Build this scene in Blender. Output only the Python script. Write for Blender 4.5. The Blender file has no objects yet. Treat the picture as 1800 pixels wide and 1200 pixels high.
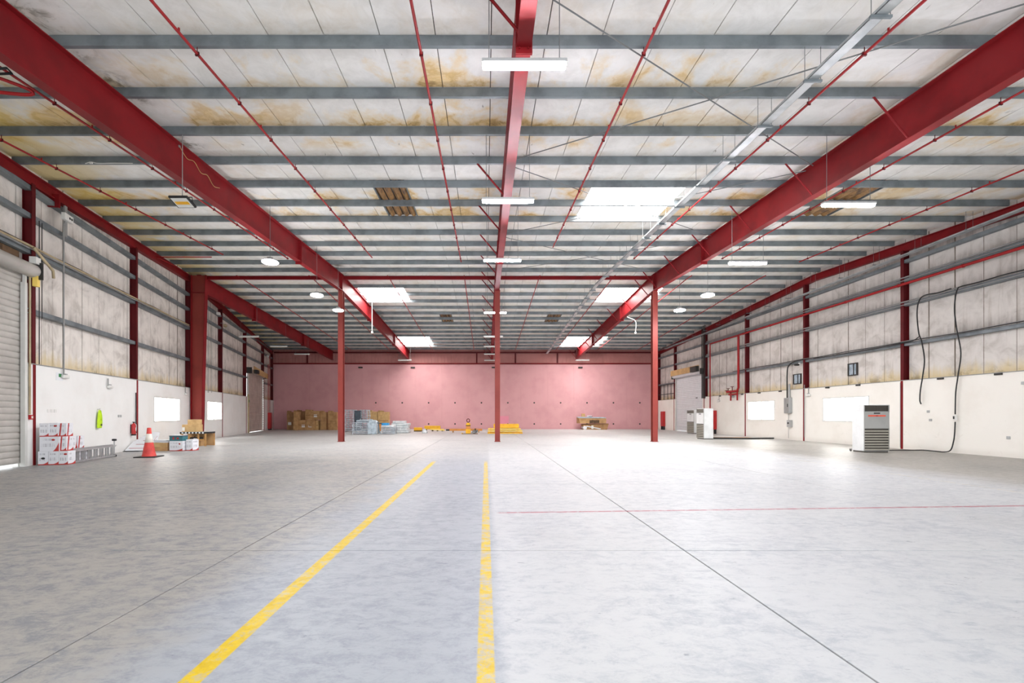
import bpy, bmesh, math, random
from mathutils import Vector, Matrix

random.seed(7)
R = math.radians
sc = bpy.context.scene
COL = sc.collection

# ------------------------------------------------------------------ camera, sky, exposure
F = 800.0                     # focal length in pixels of the 1800 x 1200 frame
CX, CY, H = 854.0, 729.0, 1.5
cd = bpy.data.cameras.new('camera')
cam = bpy.data.objects.new('camera', cd)
COL.objects.link(cam)
cd.sensor_width = 36.0
cd.lens = F / 1800 * 36
cd.shift_x = (900 - CX) / 1800
cd.shift_y = (CY - 600) / 1800
cd.clip_end = 300
cam.location = (0, 0, H)
cam.rotation_euler = (R(90), 0, 0)
sc.camera = cam

world = bpy.data.worlds.new('sky')
sc.world = world
world.use_nodes = True
bg = world.node_tree.nodes['Background']
bg.inputs[0].default_value = (0.93, 0.97, 1.0, 1)
bg.inputs[1].default_value = 3.3

vs = sc.view_settings
vs.view_transform = 'Standard'
vs.look = 'None'
vs.exposure = 0.12
vs.gamma = 1.0
vs.use_curve_mapping = False

SKYLIGHT, WINDOW, STRIP, BAY = 25.0, 9.0, 300.0, 320.0    # radiance of what gives off light


# ------------------------------------------------------------------ pixel <-> place helpers
def G(px, py):                                   # point of the floor
    y = F * H / (py - CY)
    return ((px - CX) / F * y, y)


TL = math.atan(0.2575)
LO, LD, LN = (-10.0, 0.0), (-math.sin(TL), math.cos(TL)), (math.cos(TL), math.sin(TL))


def WL(s, d, z):                                 # left wall: along, inward, up
    return (LO[0] + LD[0] * s + LN[0] * d, LO[1] + LD[1] * s + LN[1] * d, z)


def WR(s, d, z):                                 # right wall
    return (18.6 - 0.011 * s - d, s, z)


def LWY(px, d=0.0):
    return (10 - d) / (-(px - CX) / F - 0.2575)


def LW(px, py, d=0.0):                           # pixel -> (s, d, z) on the left wall
    y = LWY(px, d * 1.033)
    s = (y - LN[1] * d) / LD[1]
    return (s, d, H + (CY - py) * y / F)


def RW(px, py, d=0.0):
    y = (18.6 - d) / ((px - CX) / F + 0.011)
    return (y, d, H + (CY - py) * y / F)


def zr(y):                                       # top of the rafters
    return 7.98 + 0.054 * y if y <= 25.5 else 9.357 - 0.052 * (y - 25.5)


def xl(y):                                       # x of the left wall
    return -10 - 0.2575 * y


def xr(y):
    return 18.6 - 0.011 * y


# ------------------------------------------------------------------ materials
def lin(r, g, b):
    f = lambda c: (c / 255) / 12.92 if c <= 10 else (((c / 255) + 0.055) / 1.055) ** 2.4
    return (f(r), f(g), f(b), 1)


class N:
    """small node-graph helper"""
    def __init__(s, name):
        s.m = bpy.data.materials.new(name)
        s.m.use_nodes = True
        s.t = s.m.node_tree
        s.b = s.t.nodes['Principled BSDF']

    def new(s, t, **k):
        n = s.t.nodes.new(t)
        for a, v in k.items():
            setattr(n, a, v)
        return n

    def put(s, sock, v):
        if isinstance(v, bpy.types.NodeSocket):
            s.t.links.new(v, sock)
        else:
            sock.default_value = v

    def pos(s):
        if not hasattr(s, '_p'):
            s._p = s.new('ShaderNodeNewGeometry').outputs['Position']
        return s._p

    def coord(s, kind):
        return s.new('ShaderNodeTexCoord').outputs[kind]

    def xyz(s, v):
        n = s.new('ShaderNodeSeparateXYZ')
        s.put(n.inputs[0], v)
        return n.outputs

    def scale(s, v, k):
        n = s.new('ShaderNodeVectorMath', operation='MULTIPLY')
        s.put(n.inputs[0], v)
        n.inputs[1].default_value = k
        return n.outputs[0]

    def op(s, o, a, b=0.0, c=0.0, clamp=False):
        n = s.new('ShaderNodeMath', operation=o, use_clamp=clamp)
        s.put(n.inputs[0], a)
        s.put(n.inputs[1], b)
        s.put(n.inputs[2], c)
        return n.outputs[0]

    def noise(s, v, scale, detail=4, rough=0.55, dist=0.0):
        n = s.new('ShaderNodeTexNoise')
        s.put(n.inputs['Vector'], v)
        n.inputs['Scale'].default_value = scale
        n.inputs['Detail'].default_value = detail
        n.inputs['Roughness'].default_value = rough
        n.inputs['Distortion'].default_value = dist
        return n.outputs[0]

    def step(s, v, a, b, lo=0.0, hi=1.0):
        n = s.new('ShaderNodeMapRange', interpolation_type='SMOOTHSTEP')
        s.put(n.inputs[0], v)
        n.inputs[1].default_value, n.inputs[2].default_value = a, b
        n.inputs[3].default_value, n.inputs[4].default_value = lo, hi
        return n.outputs[0]

    def band(s, v, c, half, soft):
        """1 within half of c"""
        d = s.op('ABSOLUTE', s.op('SUBTRACT', v, c))
        return s.step(d, half, half + soft, 1.0, 0.0)

    def mix(s, f, a, b, mode='MIX'):
        n = s.new('ShaderNodeMix', data_type='RGBA', blend_type=mode)
        s.put(n.inputs[0], f)
        s.put(n.inputs[6], a)
        s.put(n.inputs[7], b)
        return n.outputs[2]

    def bump(s, h, strength=0.2, dist=0.02):
        n = s.new('ShaderNodeBump')
        n.inputs['Strength'].default_value = strength
        n.inputs['Distance'].default_value = dist
        s.put(n.inputs['Height'], h)
        s.put(s.b.inputs['Normal'], n.outputs[0])

    def done(s, col=None, rough=0.6, metal=0.0, spec=0.5):
        if col is not None:
            s.put(s.b.inputs['Base Color'], col)
        s.put(s.b.inputs['Roughness'], rough)
        s.b.inputs['Metallic'].default_value = metal
        s.b.inputs['Specular IOR Level'].default_value = spec
        return s.m


def simple(name, c, rough=0.6, metal=0.0, var=0.25, scale=3.0, c2=None, spec=0.5, bump=0.0):
    n = N(name)
    c = lin(*c)
    d = lin(*c2) if c2 else tuple(v * (1 - var) for v in c[:3]) + (1,)
    f = n.step(n.noise(n.pos(), scale, 5), 0.38, 0.68)
    if bump:
        n.bump(n.noise(n.pos(), scale * 8, 3), bump, 0.01)
    return n.done(n.mix(f, c, d), rough, metal, spec)


def glow(name, c, strength):
    n = N(name)
    n.b.inputs['Emission Color'].default_value = c
    n.b.inputs['Emission Strength'].default_value = strength
    return n.done((0.8, 0.8, 0.8, 1), 0.4)


M = {}
M['red'] = simple('red_paint', (132, 24, 30), 0.5, var=0.25, scale=1.3, spec=0.22)
M['red_dark'] = simple('dark_red_paint', (92, 16, 22), 0.55, var=0.25, scale=1.3, spec=0.22)
M['red_column'] = simple('red_column_paint', (140, 60, 53), 0.5, var=0.15, scale=1.0, spec=0.25)
M['red_pipe'] = simple('red_pipe_paint', (160, 26, 30), 0.45, var=0.2, scale=2, spec=0.3)
M['galv'] = simple('galvanised_steel', (124, 132, 136), 0.5, 0.25, c2=(102, 109, 114), scale=2.0)
M['galv_light'] = simple('bright_galvanised_steel', (186, 190, 192), 0.38, 0.5, c2=(160, 165, 168), scale=3)
M['conduit'] = simple('grey_conduit', (150, 150, 148), 0.5, var=0.15)
M['tan_conduit'] = simple('tan_lagging', (188, 170, 136), 0.6, var=0.25, scale=2)
M['plastic_white'] = simple('white_plastic', (226, 226, 222), 0.4, var=0.06)
M['plastic_grey'] = simple('grey_plastic', (170, 172, 172), 0.45, var=0.1)
M['black'] = simple('black_rubber', (30, 30, 32), 0.6, var=0.2)
M['dark'] = simple('dark_slot', (52, 50, 48), 0.7, var=0.2)
M['joint'] = simple('joint_dirt', (74, 72, 70), 0.9, var=0.3, scale=5)
M['seam'] = simple('dirty_panel_joint', (84, 72, 58), 0.9, c2=(132, 122, 110), scale=1.5)
M['backing'] = simple('roof_backing', (60, 52, 44), 0.9, var=0.3)
M['wire'] = simple('thin_steel_wire', (120, 122, 122), 0.5, 0.3, var=0.1)
M['alu'] = simple('aluminium', (188, 190, 192), 0.35, 0.6, var=0.15, scale=6)
M['frame_white'] = simple('white_frame_paint', (214, 214, 210), 0.5, var=0.08)
M['cardboard'] = simple('cardboard', (196, 156, 108), 0.8, c2=(170, 130, 86), scale=2.5)
M['cardboard_pale'] = simple('pale_cardboard', (206, 172, 120), 0.8, c2=(186, 150, 100), scale=3)
M['cardboard_dark'] = simple('brown_cardboard', (168, 128, 88), 0.85, c2=(140, 104, 68), scale=2.5)
M['wood'] = simple('raw_timber', (196, 152, 94), 0.7, c2=(168, 122, 70), scale=6)
M['paper'] = simple('white_print_board', (226, 228, 232), 0.55, var=0.06)
M['print_red'] = simple('red_print', (176, 48, 46), 0.6, var=0.1)
M['tape'] = simple('white_label_paper', (228, 226, 220), 0.6, var=0.05)
M['cone'] = simple('cone_orange_red', (222, 74, 66), 0.5, c2=(196, 60, 56), scale=4)
M['cone_band'] = simple('reflective_white', (238, 232, 220), 0.4, var=0.08)
M['vest'] = simple('hi_vis_yellow', (196, 230, 30), 0.7, c2=(170, 206, 20), scale=8)
M['vest_trim'] = simple('vest_dark_trim', (70, 84, 40), 0.7)
M['teal'] = simple('teal_crate', (58, 118, 126), 0.5, c2=(40, 96, 108), scale=5)
M['ext_red'] = simple('extinguisher_red', (186, 34, 36), 0.3, var=0.15)
M['yellow'] = simple('yellow_machine_paint', (246, 190, 30), 0.5, c2=(232, 166, 24), scale=3)
M['yellow_pale'] = simple('pale_yellow_foam', (250, 216, 110), 0.6, var=0.08)
M['foam'] = simple('white_wrap', (228, 232, 234), 0.45, c2=(200, 208, 212), scale=4)
M['wrap_grey'] = simple('grey_wrap', (176, 190, 200), 0.4, c2=(140, 154, 166), scale=4)
M['frame_grey'] = simple('zinc_frame', (200, 208, 216), 0.4, 0.15, c2=(150, 162, 174), scale=5)
M['slate'] = simple('dark_blue_grey_sheet', (72, 86, 98), 0.5, var=0.25, scale=4)
M['blue'] = simple('blue_film', (40, 146, 206), 0.45, var=0.15)
M['orange'] = simple('orange_board', (224, 150, 70), 0.6, var=0.15)
M['green'] = simple('exit_green', (30, 120, 60), 0.5, var=0.05)
M['ac_white'] = simple('ac_cabinet_white', (222, 224, 224), 0.4, c2=(208, 210, 210), scale=2)
M['ac_front'] = simple('ac_front_grey', (170, 171, 169), 0.42, c2=(160, 161, 159), scale=2)
M['ac_slat'] = simple('ac_louver', (170, 166, 154), 0.45, var=0.06)
M['ac_slot'] = simple('ac_recess', (78, 74, 68), 0.7, var=0.15)
M['sticker'] = simple('orange_red_sticker', (238, 92, 66), 0.5, var=0.05)
M['shutter'] = simple('shutter_slat_paint', (190, 186, 180), 0.45, 0.1, c2=(172, 168, 162), scale=1.2)
M['shutter_far'] = simple('far_shutter_paint', (196, 180, 172), 0.5, c2=(178, 162, 154), scale=1.2)
M['door_white'] = simple('pale_shutter_paint', (214, 217, 220), 0.45, var=0.05)
M['rusty'] = simple('rusty_board', (108, 82, 58), 0.85, c2=(72, 52, 38), scale=5)
M['sky_panel'] = glow('skylight_sheet', (1.0, 0.985, 0.95, 1), SKYLIGHT)
M['window_film'] = glow('daylit_window_film', (1.0, 0.98, 0.94, 1), WINDOW)
M['slot_light'] = glow('daylight_slot', (1.0, 0.98, 0.94, 1), 1.5)
M['lamp'] = glow('lamp_diffuser_lit', (0.93, 0.92, 1.0, 1), STRIP)
M['lamp_bay'] = glow('high_bay_lens_lit', (0.97, 0.98, 1.0, 1), BAY)
M['lamp_dim'] = glow('lamp_lens_dim', (1.0, 0.98, 0.95, 1), 12.0)
M['lamp_warm'] = glow('flood_chip_warm', (1.0, 0.62, 0.06, 1), 0.55)
M['lamp_off'] = simple('lamp_diffuser_off', (232, 228, 222), 0.4, var=0.04)


def floor_material():
    n = N('worn_concrete')
    p = n.pos()
    x, y, z = n.xyz(p)
    big = n.noise(p, 0.25, 4, 0.6)
    mid = n.noise(p, 0.9, 6, 0.65, 0.3)
    fine = n.noise(p, 9.0, 6, 0.7)
    grain = n.noise(n.scale(p, (1.0, 1.6, 1)), 5.0, 10, 0.80, 0.35)
    streak = n.noise(n.scale(p, (0.9, 3.2, 1)), 3.6, 10, 0.80, 0.3)
    tiny = n.noise(p, 45.0, 3, 0.6)
    g2 = n.op('ADD', n.op('MULTIPLY', grain, 0.62), n.op('ADD', n.op('MULTIPLY', mid, 0.28), n.op('MULTIPLY', tiny, 0.10)))
    s2 = n.op('ADD', n.op('MULTIPLY', streak, 0.7), n.op('MULTIPLY', big, 0.3))
    wob = n.op('MULTIPLY', n.op('SUBTRACT', fine, 0.5), 0.10)
    xw = n.op('ADD', x, wob)
    # floor coats: grey concrete, bluish lane, pale painted side, bare strip by the right wall; glare painted into the far floor
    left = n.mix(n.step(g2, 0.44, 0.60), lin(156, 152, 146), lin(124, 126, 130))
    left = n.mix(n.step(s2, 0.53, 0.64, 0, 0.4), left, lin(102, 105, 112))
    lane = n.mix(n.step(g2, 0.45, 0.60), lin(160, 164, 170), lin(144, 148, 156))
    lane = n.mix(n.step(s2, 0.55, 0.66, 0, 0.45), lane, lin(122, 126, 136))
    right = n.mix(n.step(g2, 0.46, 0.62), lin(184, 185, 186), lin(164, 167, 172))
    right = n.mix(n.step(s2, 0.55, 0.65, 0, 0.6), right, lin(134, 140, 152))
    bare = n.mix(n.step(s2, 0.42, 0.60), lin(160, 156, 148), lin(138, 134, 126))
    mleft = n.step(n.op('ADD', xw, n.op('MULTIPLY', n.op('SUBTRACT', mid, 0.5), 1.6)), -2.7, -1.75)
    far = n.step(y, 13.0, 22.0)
    lane = n.mix(far, lane, n.mix(0.5, left, right))  # lane tint fades with depth, distant glare put into the colour
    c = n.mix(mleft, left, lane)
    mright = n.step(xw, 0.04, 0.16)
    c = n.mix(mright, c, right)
    far_glare = n.step(y, 12.0, 25.0, 0, 0.85)
    c = n.mix(far_glare, c, n.mix(n.step(g2, 0.46, 0.62), lin(198, 198, 197), lin(182, 183, 185)))  # far floor lightened in the colour to stand for glossy light
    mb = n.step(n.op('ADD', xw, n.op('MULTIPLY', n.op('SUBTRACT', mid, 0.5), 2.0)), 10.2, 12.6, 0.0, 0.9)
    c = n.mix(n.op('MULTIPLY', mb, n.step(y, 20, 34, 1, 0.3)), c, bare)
    c = n.mix(n.step(big, 0.52, 0.75, 0, 0.22), c, lin(120, 120, 122))
    # dark specks and drag marks
    speck = n.noise(n.scale(p, (1.6, 5.0, 1)), 3.4, 6, 0.7, 0.8)
    c = n.mix(n.step(speck, 0.62, 0.71, 0, 0.5), c, lin(88, 92, 104))
    yl3 = n.op('MULTIPLY', n.band(x, 10.35, 0.04, 0.03), n.step(fine, 0.45, 0.6, 0, 0.35))
    c = n.mix(yl3, c, lin(200, 176, 90))
    # worn yellow lane lines and a faint red line
    wear = n.noise(p, 9.0, 8, 0.75, 0.5)
    keep = n.step(wear, 0.36, 0.50)
    endl = n.step(y, 14.0, 15.2, 1, 0)
    l1 = n.op('MULTIPLY', n.band(x, -1.665, 0.056, 0.016), endl)
    l2 = n.op('MULTIPLY', n.band(x, 0.0, 0.046, 0.014), endl)
    k2 = n.step(n.noise(p, 4.0, 7, 0.8), 0.36, 0.56)
    m1 = n.op('MULTIPLY', l1, n.op('MAXIMUM', keep, 0.55))
    m2 = n.op('MULTIPLY', l2, n.op('MAXIMUM', n.op('MULTIPLY', keep, k2), 0.32))
    ycol = n.mix(n.step(fine, 0.4, 0.7), lin(214, 182, 0), lin(196, 162, 4))
    c = n.mix(n.op('MAXIMUM', m1, m2), c, ycol)
    ry = n.op('SUBTRACT', n.op('SUBTRACT', y, 6.97), n.op('MULTIPLY', x, 0.062))
    lr = n.op('MULTIPLY', n.band(ry, 0.0, 0.030, 0.02), n.step(x, 0.15, 0.25))
    c = n.mix(n.op('MULTIPLY', lr, n.op('MAXIMUM', n.op('MULTIPLY', keep, 0.8), 0.35)), c, lin(156, 66, 82))
    n.bump(n.op('ADD', n.op('MULTIPLY', fine, 0.5), grain), 0.08, 0.01)
    rough = n.step(grain, 0.3, 0.7, 0.36, 0.54)
    return n.done(c, rough, 0.0, 0.32)


def roof_material():
    n = N('stained_roof_lining')
    p = n.pos()
    x, y, z = n.xyz(p)
    # water stains collect on the uphill side of every purlin
    ph = n.op('FRACT', n.op('DIVIDE', n.op('ADD', y, -8.56 + 1.48 * 20), 1.48))
    near = n.step(ph, 0.30, 0.98, 0.10, 1.0)
    a = n.noise(n.scale(p, (1.0, 0.8, 1)), 0.7, 6, 0.6, 0.25)
    b = n.noise(p, 2.0, 7, 0.7, 0.5)
    zone = n.step(n.noise(p, 0.17, 2), 0.34, 0.52, 0.12, 1.0)
    zone = n.op('MULTIPLY', zone, n.op('ADD', n.band(y, 10.7, 1.5, 0.5), n.band(y, 16.5, 1.3, 0.5)))
    zone = n.op('ADD', n.op('MULTIPLY', zone, 0.95), 0.14)
    base = n.mix(n.step(b, 0.35, 0.7), lin(242, 240, 237), lin(228, 226, 222))
    lvl = n.op('ADD', a, n.op('MULTIPLY', n.op('SUBTRACT', ph, 0.62), 0.22))
    m = n.op('MULTIPLY', n.step(lvl, 0.44, 0.62), zone)
    c = n.mix(n.op('MULTIPLY', m, n.step(b, 0.3, 0.6, 0.55, 0.95)), base, lin(232, 202, 146))
    ring = n.op('MULTIPLY', n.band(lvl, 0.60, 0.006, 0.035), zone)
    c = n.mix(n.op('MULTIPLY', ring, 0.35), c, lin(196, 160, 100))
    m2 = n.op('MULTIPLY', n.op('MULTIPLY', n.step(b, 0.50, 0.64), n.step(ph, 0.72, 1.0)), n.op('MULTIPLY', zone, n.step(a, 0.45, 0.56)))
    c = n.mix(n.op('MULTIPLY', m2, 0.75), c, lin(146, 112, 70))
    # yellowed strip close to the left wall
    dl = n.op('ADD', x, n.op('ADD', n.op('MULTIPLY', y, 0.2575), 10.0))
    yl = n.op('MULTIPLY', n.step(dl, 0.2, 2.8, 1.0, 0.0), n.step(a, 0.36, 0.52))
    c = n.mix(n.op('MULTIPLY', yl, 0.6), c, lin(244, 216, 112))
    # mould beside the left rafter
    d1 = n.op('ABSOLUTE', n.op('ADD', x, 8.05))
    mo = n.op('MULTIPLY', n.step(d1, 0.10, 0.55, 1, 0), n.step(b, 0.46, 0.62))
    mo = n.op('MULTIPLY', mo, n.step(n.noise(p, 0.6, 2), 0.45, 0.6))
    c = n.mix(n.op('MULTIPLY', mo, 0.7), c, lin(96, 84, 62))
    sp = n.noise(n.scale(p, (3.0, 1.0, 1.0)), 2.3, 2, 0.5, 1.0)
    c = n.mix(n.step(sp, 0.74, 0.79, 0, 0.6), c, lin(108, 96, 78))
    n.bump(n.noise(p, 1.6, 3), 0.22, 0.03)
    return n.done(c, 0.7, 0.0, 0.25)


def liner_material(name, base1, base2):
    n = N(name)
    p = n.pos()
    x, y, z = n.xyz(p)
    st = n.noise(n.scale(p, (3.0, 3.0, 0.22)), 1.3, 6, 0.65)
    b = n.noise(p, 1.4, 6, 0.65, 0.6)
    c = n.mix(n.step(b, 0.36, 0.66), lin(*base1), lin(*base2))
    c = n.mix(n.step(st, 0.56, 0.74, 0, 0.45), c, lin(158, 146, 134))
    c = n.mix(n.step(b, 0.50, 0.72, 0, 0.35), c, lin(160, 150, 140))
    for g in (4.6, 6.35, 7.42, 8.25):
        up = n.op('SUBTRACT', z, g)
        m = n.op('MULTIPLY', n.step(up, 0.0, 0.75, 1.0, 0.0), n.step(up, -0.12, 0.0))
        m = n.op('MULTIPLY', m, n.step(st, 0.36, 0.66, 0.12, 0.6))
        c = n.mix(m, c, lin(98, 90, 84))
    low = n.op('ADD', z, n.op('MULTIPLY', st, -1.1))
    c = n.mix(n.step(low, 2.45, 3.05, 0.8, 0.0), c, lin(212, 192, 144))
    lo2 = n.op('MULTIPLY', n.step(z, 3.0, 3.4, 1, 0), n.step(b, 0.50, 0.64))
    c = n.mix(n.op('MULTIPLY', lo2, 0.7), c, lin(118, 102, 74))
    n.bump(n.op('ADD', n.noise(p, 3.0, 3), n.op('MULTIPLY', n.noise(p, 30, 2), 0.3)), 0.3, 0.03)
    return n.done(c, 0.7, 0.0, 0.25)


def plaster_material(name, c1, c2, mark):
    n = N(name)
    p = n.pos()
    x, y, z = n.xyz(p)
    c = n.mix(n.step(n.noise(p, 0.7, 5, 0.6), 0.4, 0.7), lin(*c1), lin(*c2))
    sm = n.op('MULTIPLY', n.step(n.noise(p, 2.4, 6, 0.7, 1.0), 0.60, 0.74), n.step(z, 0.1, 1.9, 0.5, 0.06))
    c = n.mix(sm, c, lin(*mark))
    c = n.mix(n.step(z, 0.02, 0.30, 0.22, 0.0), c, lin(*mark))
    n.bump(n.noise(p, 14, 3), 0.12, 0.01)
    return n.done(c, 0.65, 0.0, 0.3)


def carton_material(name, swoosh, band):
    n = N(name)
    g = n.coord('Generated')
    gx, gy, z = n.xyz(g)
    nx = n.xyz(n.coord('Normal'))[0]
    side = n.step(n.op('ABSOLUTE', nx), 0.4, 0.6)
    x = n.op('ADD', n.op('MULTIPLY', side, gy), n.op('MULTIPLY', n.op('SUBTRACT', 1.0, side), gx))
    o = n.coord('Object')
    k, x0 = (4.2, 0.60) if swoosh > 0.15 else (0.55, 0.40)
    xx = n.op('MAXIMUM', n.op('SUBTRACT', x, x0), 0.0)
    wave = n.op('ADD', n.op('MULTIPLY', n.op('MULTIPLY', xx, xx), k), 0.07 if swoosh < 0.15 else -0.02)
    m = n.step(n.op('SUBTRACT', z, wave), -0.015, 0.015, 1.0, 0.0)
    m = n.op('MULTIPLY', m, n.step(z, 0.985, 0.99, 1, 0))
    if band:
        bm_ = n.band(n.op('ADD', x, n.op('MULTIPLY', z, -0.18)), band, 0.09, 0.01)
        m = n.op('MAXIMUM', m, bm_)
    # rows of small print and a round emblem, too small to read in the photograph
    rows = n.op('FRACT', n.op('MULTIPLY', z, 16.0))
    pr = n.op('MULTIPLY', n.step(rows, 0.42, 0.5, 1, 0), n.op('MAXIMUM', n.band(z, 0.80, 0.05, 0.005), n.band(z, 0.42, 0.10, 0.005)))
    pr = n.op('MULTIPLY', pr, n.step(n.noise(n.scale(o, (46, 46, 2)), 1.0, 1), 0.45, 0.52))
    pr = n.op('MULTIPLY', pr, n.band(x, 0.45, 0.33, 0.01))
    c = n.mix(m, lin(228, 229, 234), lin(188, 58, 52))
    c = n.mix(n.op('MULTIPLY', pr, 0.8), c, lin(86, 84, 100))
    c = n.mix(n.step(n.noise(o, 5, 4), 0.52, 0.75, 0, 0.15), c, lin(170, 172, 184))
    return n.done(c, 0.6, 0.0, 0.35)


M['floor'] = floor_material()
M['roof'] = roof_material()
M['liner_left'] = liner_material('stained_liner_left', (232, 226, 219), (214, 208, 201))
M['liner_right'] = liner_material('stained_liner_right', (214, 209, 204), (198, 193, 188))
M['plaster'] = plaster_material('white_plaster', (236, 236, 234), (230, 229, 226), (186, 182, 176))
M['plaster_cream'] = plaster_material('cream_plaster', (236, 233, 226), (230, 226, 218), (188, 180, 168))
M['pink'] = plaster_material('pink_painted_concrete', (216, 164, 167), (208, 155, 158), (180, 126, 130))
M['pink_bright'] = plaster_material('pink_touch_up', (232, 150, 168), (228, 146, 164), (200, 130, 146))
M['pink_sheet'] = plaster_material('pink_upper_sheeting', (186, 130, 126), (172, 118, 114), (130, 80, 80))
M['carton'] = carton_material('white_carton_low_wave', 0.10, 0)
M['carton_wave'] = carton_material('white_carton_high_wave', 0.20, 0)
M['carton_band'] = carton_material('white_carton_red_band', 0.04, 0.16)
n_ = N('tinted_roof_sheet')
_a = n_.noise(n_.scale(n_.pos(), (1, 0.5, 1)), 4.0, 5, 0.7)
M['amber'] = n_.done(n_.mix(n_.step(_a, 0.35, 0.7), lin(168, 126, 74), lin(70, 46, 24)), 0.4)


# ------------------------------------------------------------------ mesh helpers
class MB:
    def __init__(s):
        s.v, s.f, s.mi, s.sm = [], [], [], []

    def add(s, vs_, fs, mi=0, smooth=False, mat=None):
        o = len(s.v)
        s.v += [tuple(mat @ Vector(p)) if mat else tuple(p) for p in vs_]
        for f in fs:
            s.f.append([i + o for i in f])
            s.mi.append(mi)
            s.sm.append(smooth)
        return s

    def box(s, x0, x1, y0, y1, z0, z1, mi=0, mat=None):
        v = [(x0, y0, z0), (x1, y0, z0), (x1, y1, z0), (x0, y1, z0),
             (x0, y0, z1), (x1, y0, z1), (x1, y1, z1), (x0, y1, z1)]
        return s.hexa(v, mi, mat)

    def hexa(s, v, mi=0, mat=None):
        return s.add(v, [(0, 3, 2, 1), (4, 5, 6, 7), (0, 1, 5, 4), (1, 2, 6, 5), (2, 3, 7, 6), (3, 0, 4, 7)], mi, False, mat)

    def cbox(s, c, d, mi=0, mat=None):
        return s.box(c[0] - d[0] / 2, c[0] + d[0] / 2, c[1] - d[1] / 2, c[1] + d[1] / 2, c[2] - d[2] / 2, c[2] + d[2] / 2, mi, mat)

    def wbox(s, W, s0, s1, d0, d1, z0, z1, mi=0, z0b=None, z1b=None):
        """box in wall coordinates; z0b / z1b are the heights at s1"""
        a, b = (z0 if z0b is None else z0b), (z1 if z1b is None else z1b)
        v = [W(s0, d0, z0), W(s1, d0, a), W(s1, d1, a), W(s0, d1, z0),
             W(s0, d0, z1), W(s1, d0, b), W(s1, d1, b), W(s0, d1, z1)]
        return s.hexa(v, mi)

    def bbox(s, x0, x1, y0, y1, z0, z1, r=0.01, seg=2, mi=0, mat=None):
        bm = bmesh.new()
        bmesh.ops.create_cube(bm, size=1)
        for v in bm.verts:
            v.co = Vector(((x0 + x1) / 2 + v.co.x * (x1 - x0), (y0 + y1) / 2 + v.co.y * (y1 - y0), (z0 + z1) / 2 + v.co.z * (z1 - z0)))
        bmesh.ops.bevel(bm, geom=bm.edges[:], offset=r, segments=seg, affect='EDGES', profile=0.5)
        bm.verts.index_update()
        s.add([v.co.copy() for v in bm.verts], [[v.index for v in f.verts] for f in bm.faces], mi, False, mat)
        bm.free()
        return s

    def poly(s, pts, z0, z1, mi=0):
        """pts: (x, y); z0, z1: functions of (x, y) or numbers"""
        f0 = z0 if callable(z0) else (lambda x, y: z0)
        f1 = z1 if callable(z1) else (lambda x, y: z1)
        k = len(pts)
        v = [(x, y, f0(x, y)) for x, y in pts] + [(x, y, f1(x, y)) for x, y in pts]
        fs = [tuple(range(k))[::-1], tuple(range(k, 2 * k))] + [(i, (i + 1) % k, k + (i + 1) % k, k + i) for i in range(k)]
        return s.add(v, fs, mi)

    def tube(s, pts, r, n=8, mi=0, caps=True):
        pts = [Vector(p) for p in pts]
        rings = []
        up = None
        for i, p in enumerate(pts):
            a = pts[max(i - 1, 0)]
            b = pts[min(i + 1, len(pts) - 1)]
            t = (b - a).normalized()
            if up is None:
                up = Vector((0, 0, 1)) if abs(t.z) < 0.9 else Vector((1, 0, 0))
            u = t.cross(up).normalized()
            w = u.cross(t).normalized()
            up = w
            rr = r[i] if isinstance(r, (list, tuple)) else r
            rings.append([p + (u * math.cos(2 * math.pi * k / n) + w * math.sin(2 * math.pi * k / n)) * rr for k in range(n)])
        v = [q for ring in rings for q in ring]
        fs = []
        for i in range(len(rings) - 1):
            for k in range(n):
                fs.append((i * n + k, i * n + (k + 1) % n, (i + 1) * n + (k + 1) % n, (i + 1) * n + k))
        s.add(v, fs, mi, True)
        if caps:
            s.add(rings[0], [tuple(range(n))[::-1]], mi)
            s.add(rings[-1], [tuple(range(n))], mi)
        return s

    def lathe(s, prof, n=20, c=(0, 0, 0), mi=0, mat=None):
        v = [(c[0] + r * math.cos(2 * math.pi * k / n), c[1] + r * math.sin(2 * math.pi * k / n), c[2] + z) for r, z in prof for k in range(n)]
        fs = [(i * n + k, i * n + (k + 1) % n, (i + 1) * n + (k + 1) % n, (i + 1) * n + k) for i in range(len(prof) - 1) for k in range(n)]
        return s.add(v, fs, mi, True, mat)

    def mesh(s, name, mats):
        me = bpy.data.meshes.new(name)
        me.from_pydata(s.v, [], s.f)
        for m in (mats if isinstance(mats, (list, tuple)) else [mats]):
            me.materials.append(M[m])
        me.polygons.foreach_set('material_index', s.mi)
        me.polygons.foreach_set('use_smooth', s.sm)
        bm = bmesh.new()
        bm.from_mesh(me)
        bmesh.ops.recalc_face_normals(bm, faces=bm.faces[:])
        bm.to_mesh(me)
        bm.free()
        return me


def smooth_path(pts, k=6):
    """Catmull-Rom through the points"""
    P = [Vector(p) for p in pts]
    P = [P[0] * 2 - P[1]] + P + [P[-1] * 2 - P[-2]]
    out = []
    for i in range(1, len(P) - 2):
        a, b, c, d = P[i - 1:i + 3]
        for j in range(k):
            t = j / k
            out.append(0.5 * ((2 * b) + (c - a) * t + (2 * a - 5 * b + 4 * c - d) * t * t + (3 * b - a - 3 * c + d) * t ** 3))
    out.append(P[-2])
    return out


def link(name, me, parent=None, loc=(0, 0, 0), rz=0.0):
    o = bpy.data.objects.new(name, me)
    o.location = loc
    o.rotation_euler = (0, 0, rz)
    COL.objects.link(o)
    if parent:
        o.parent = parent
    return o


def tag(o, label, cat=None, group=None):
    o['label'] = label
    if cat:
        o['category'] = cat
    if group:
        o['group'] = group
    return o


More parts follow.
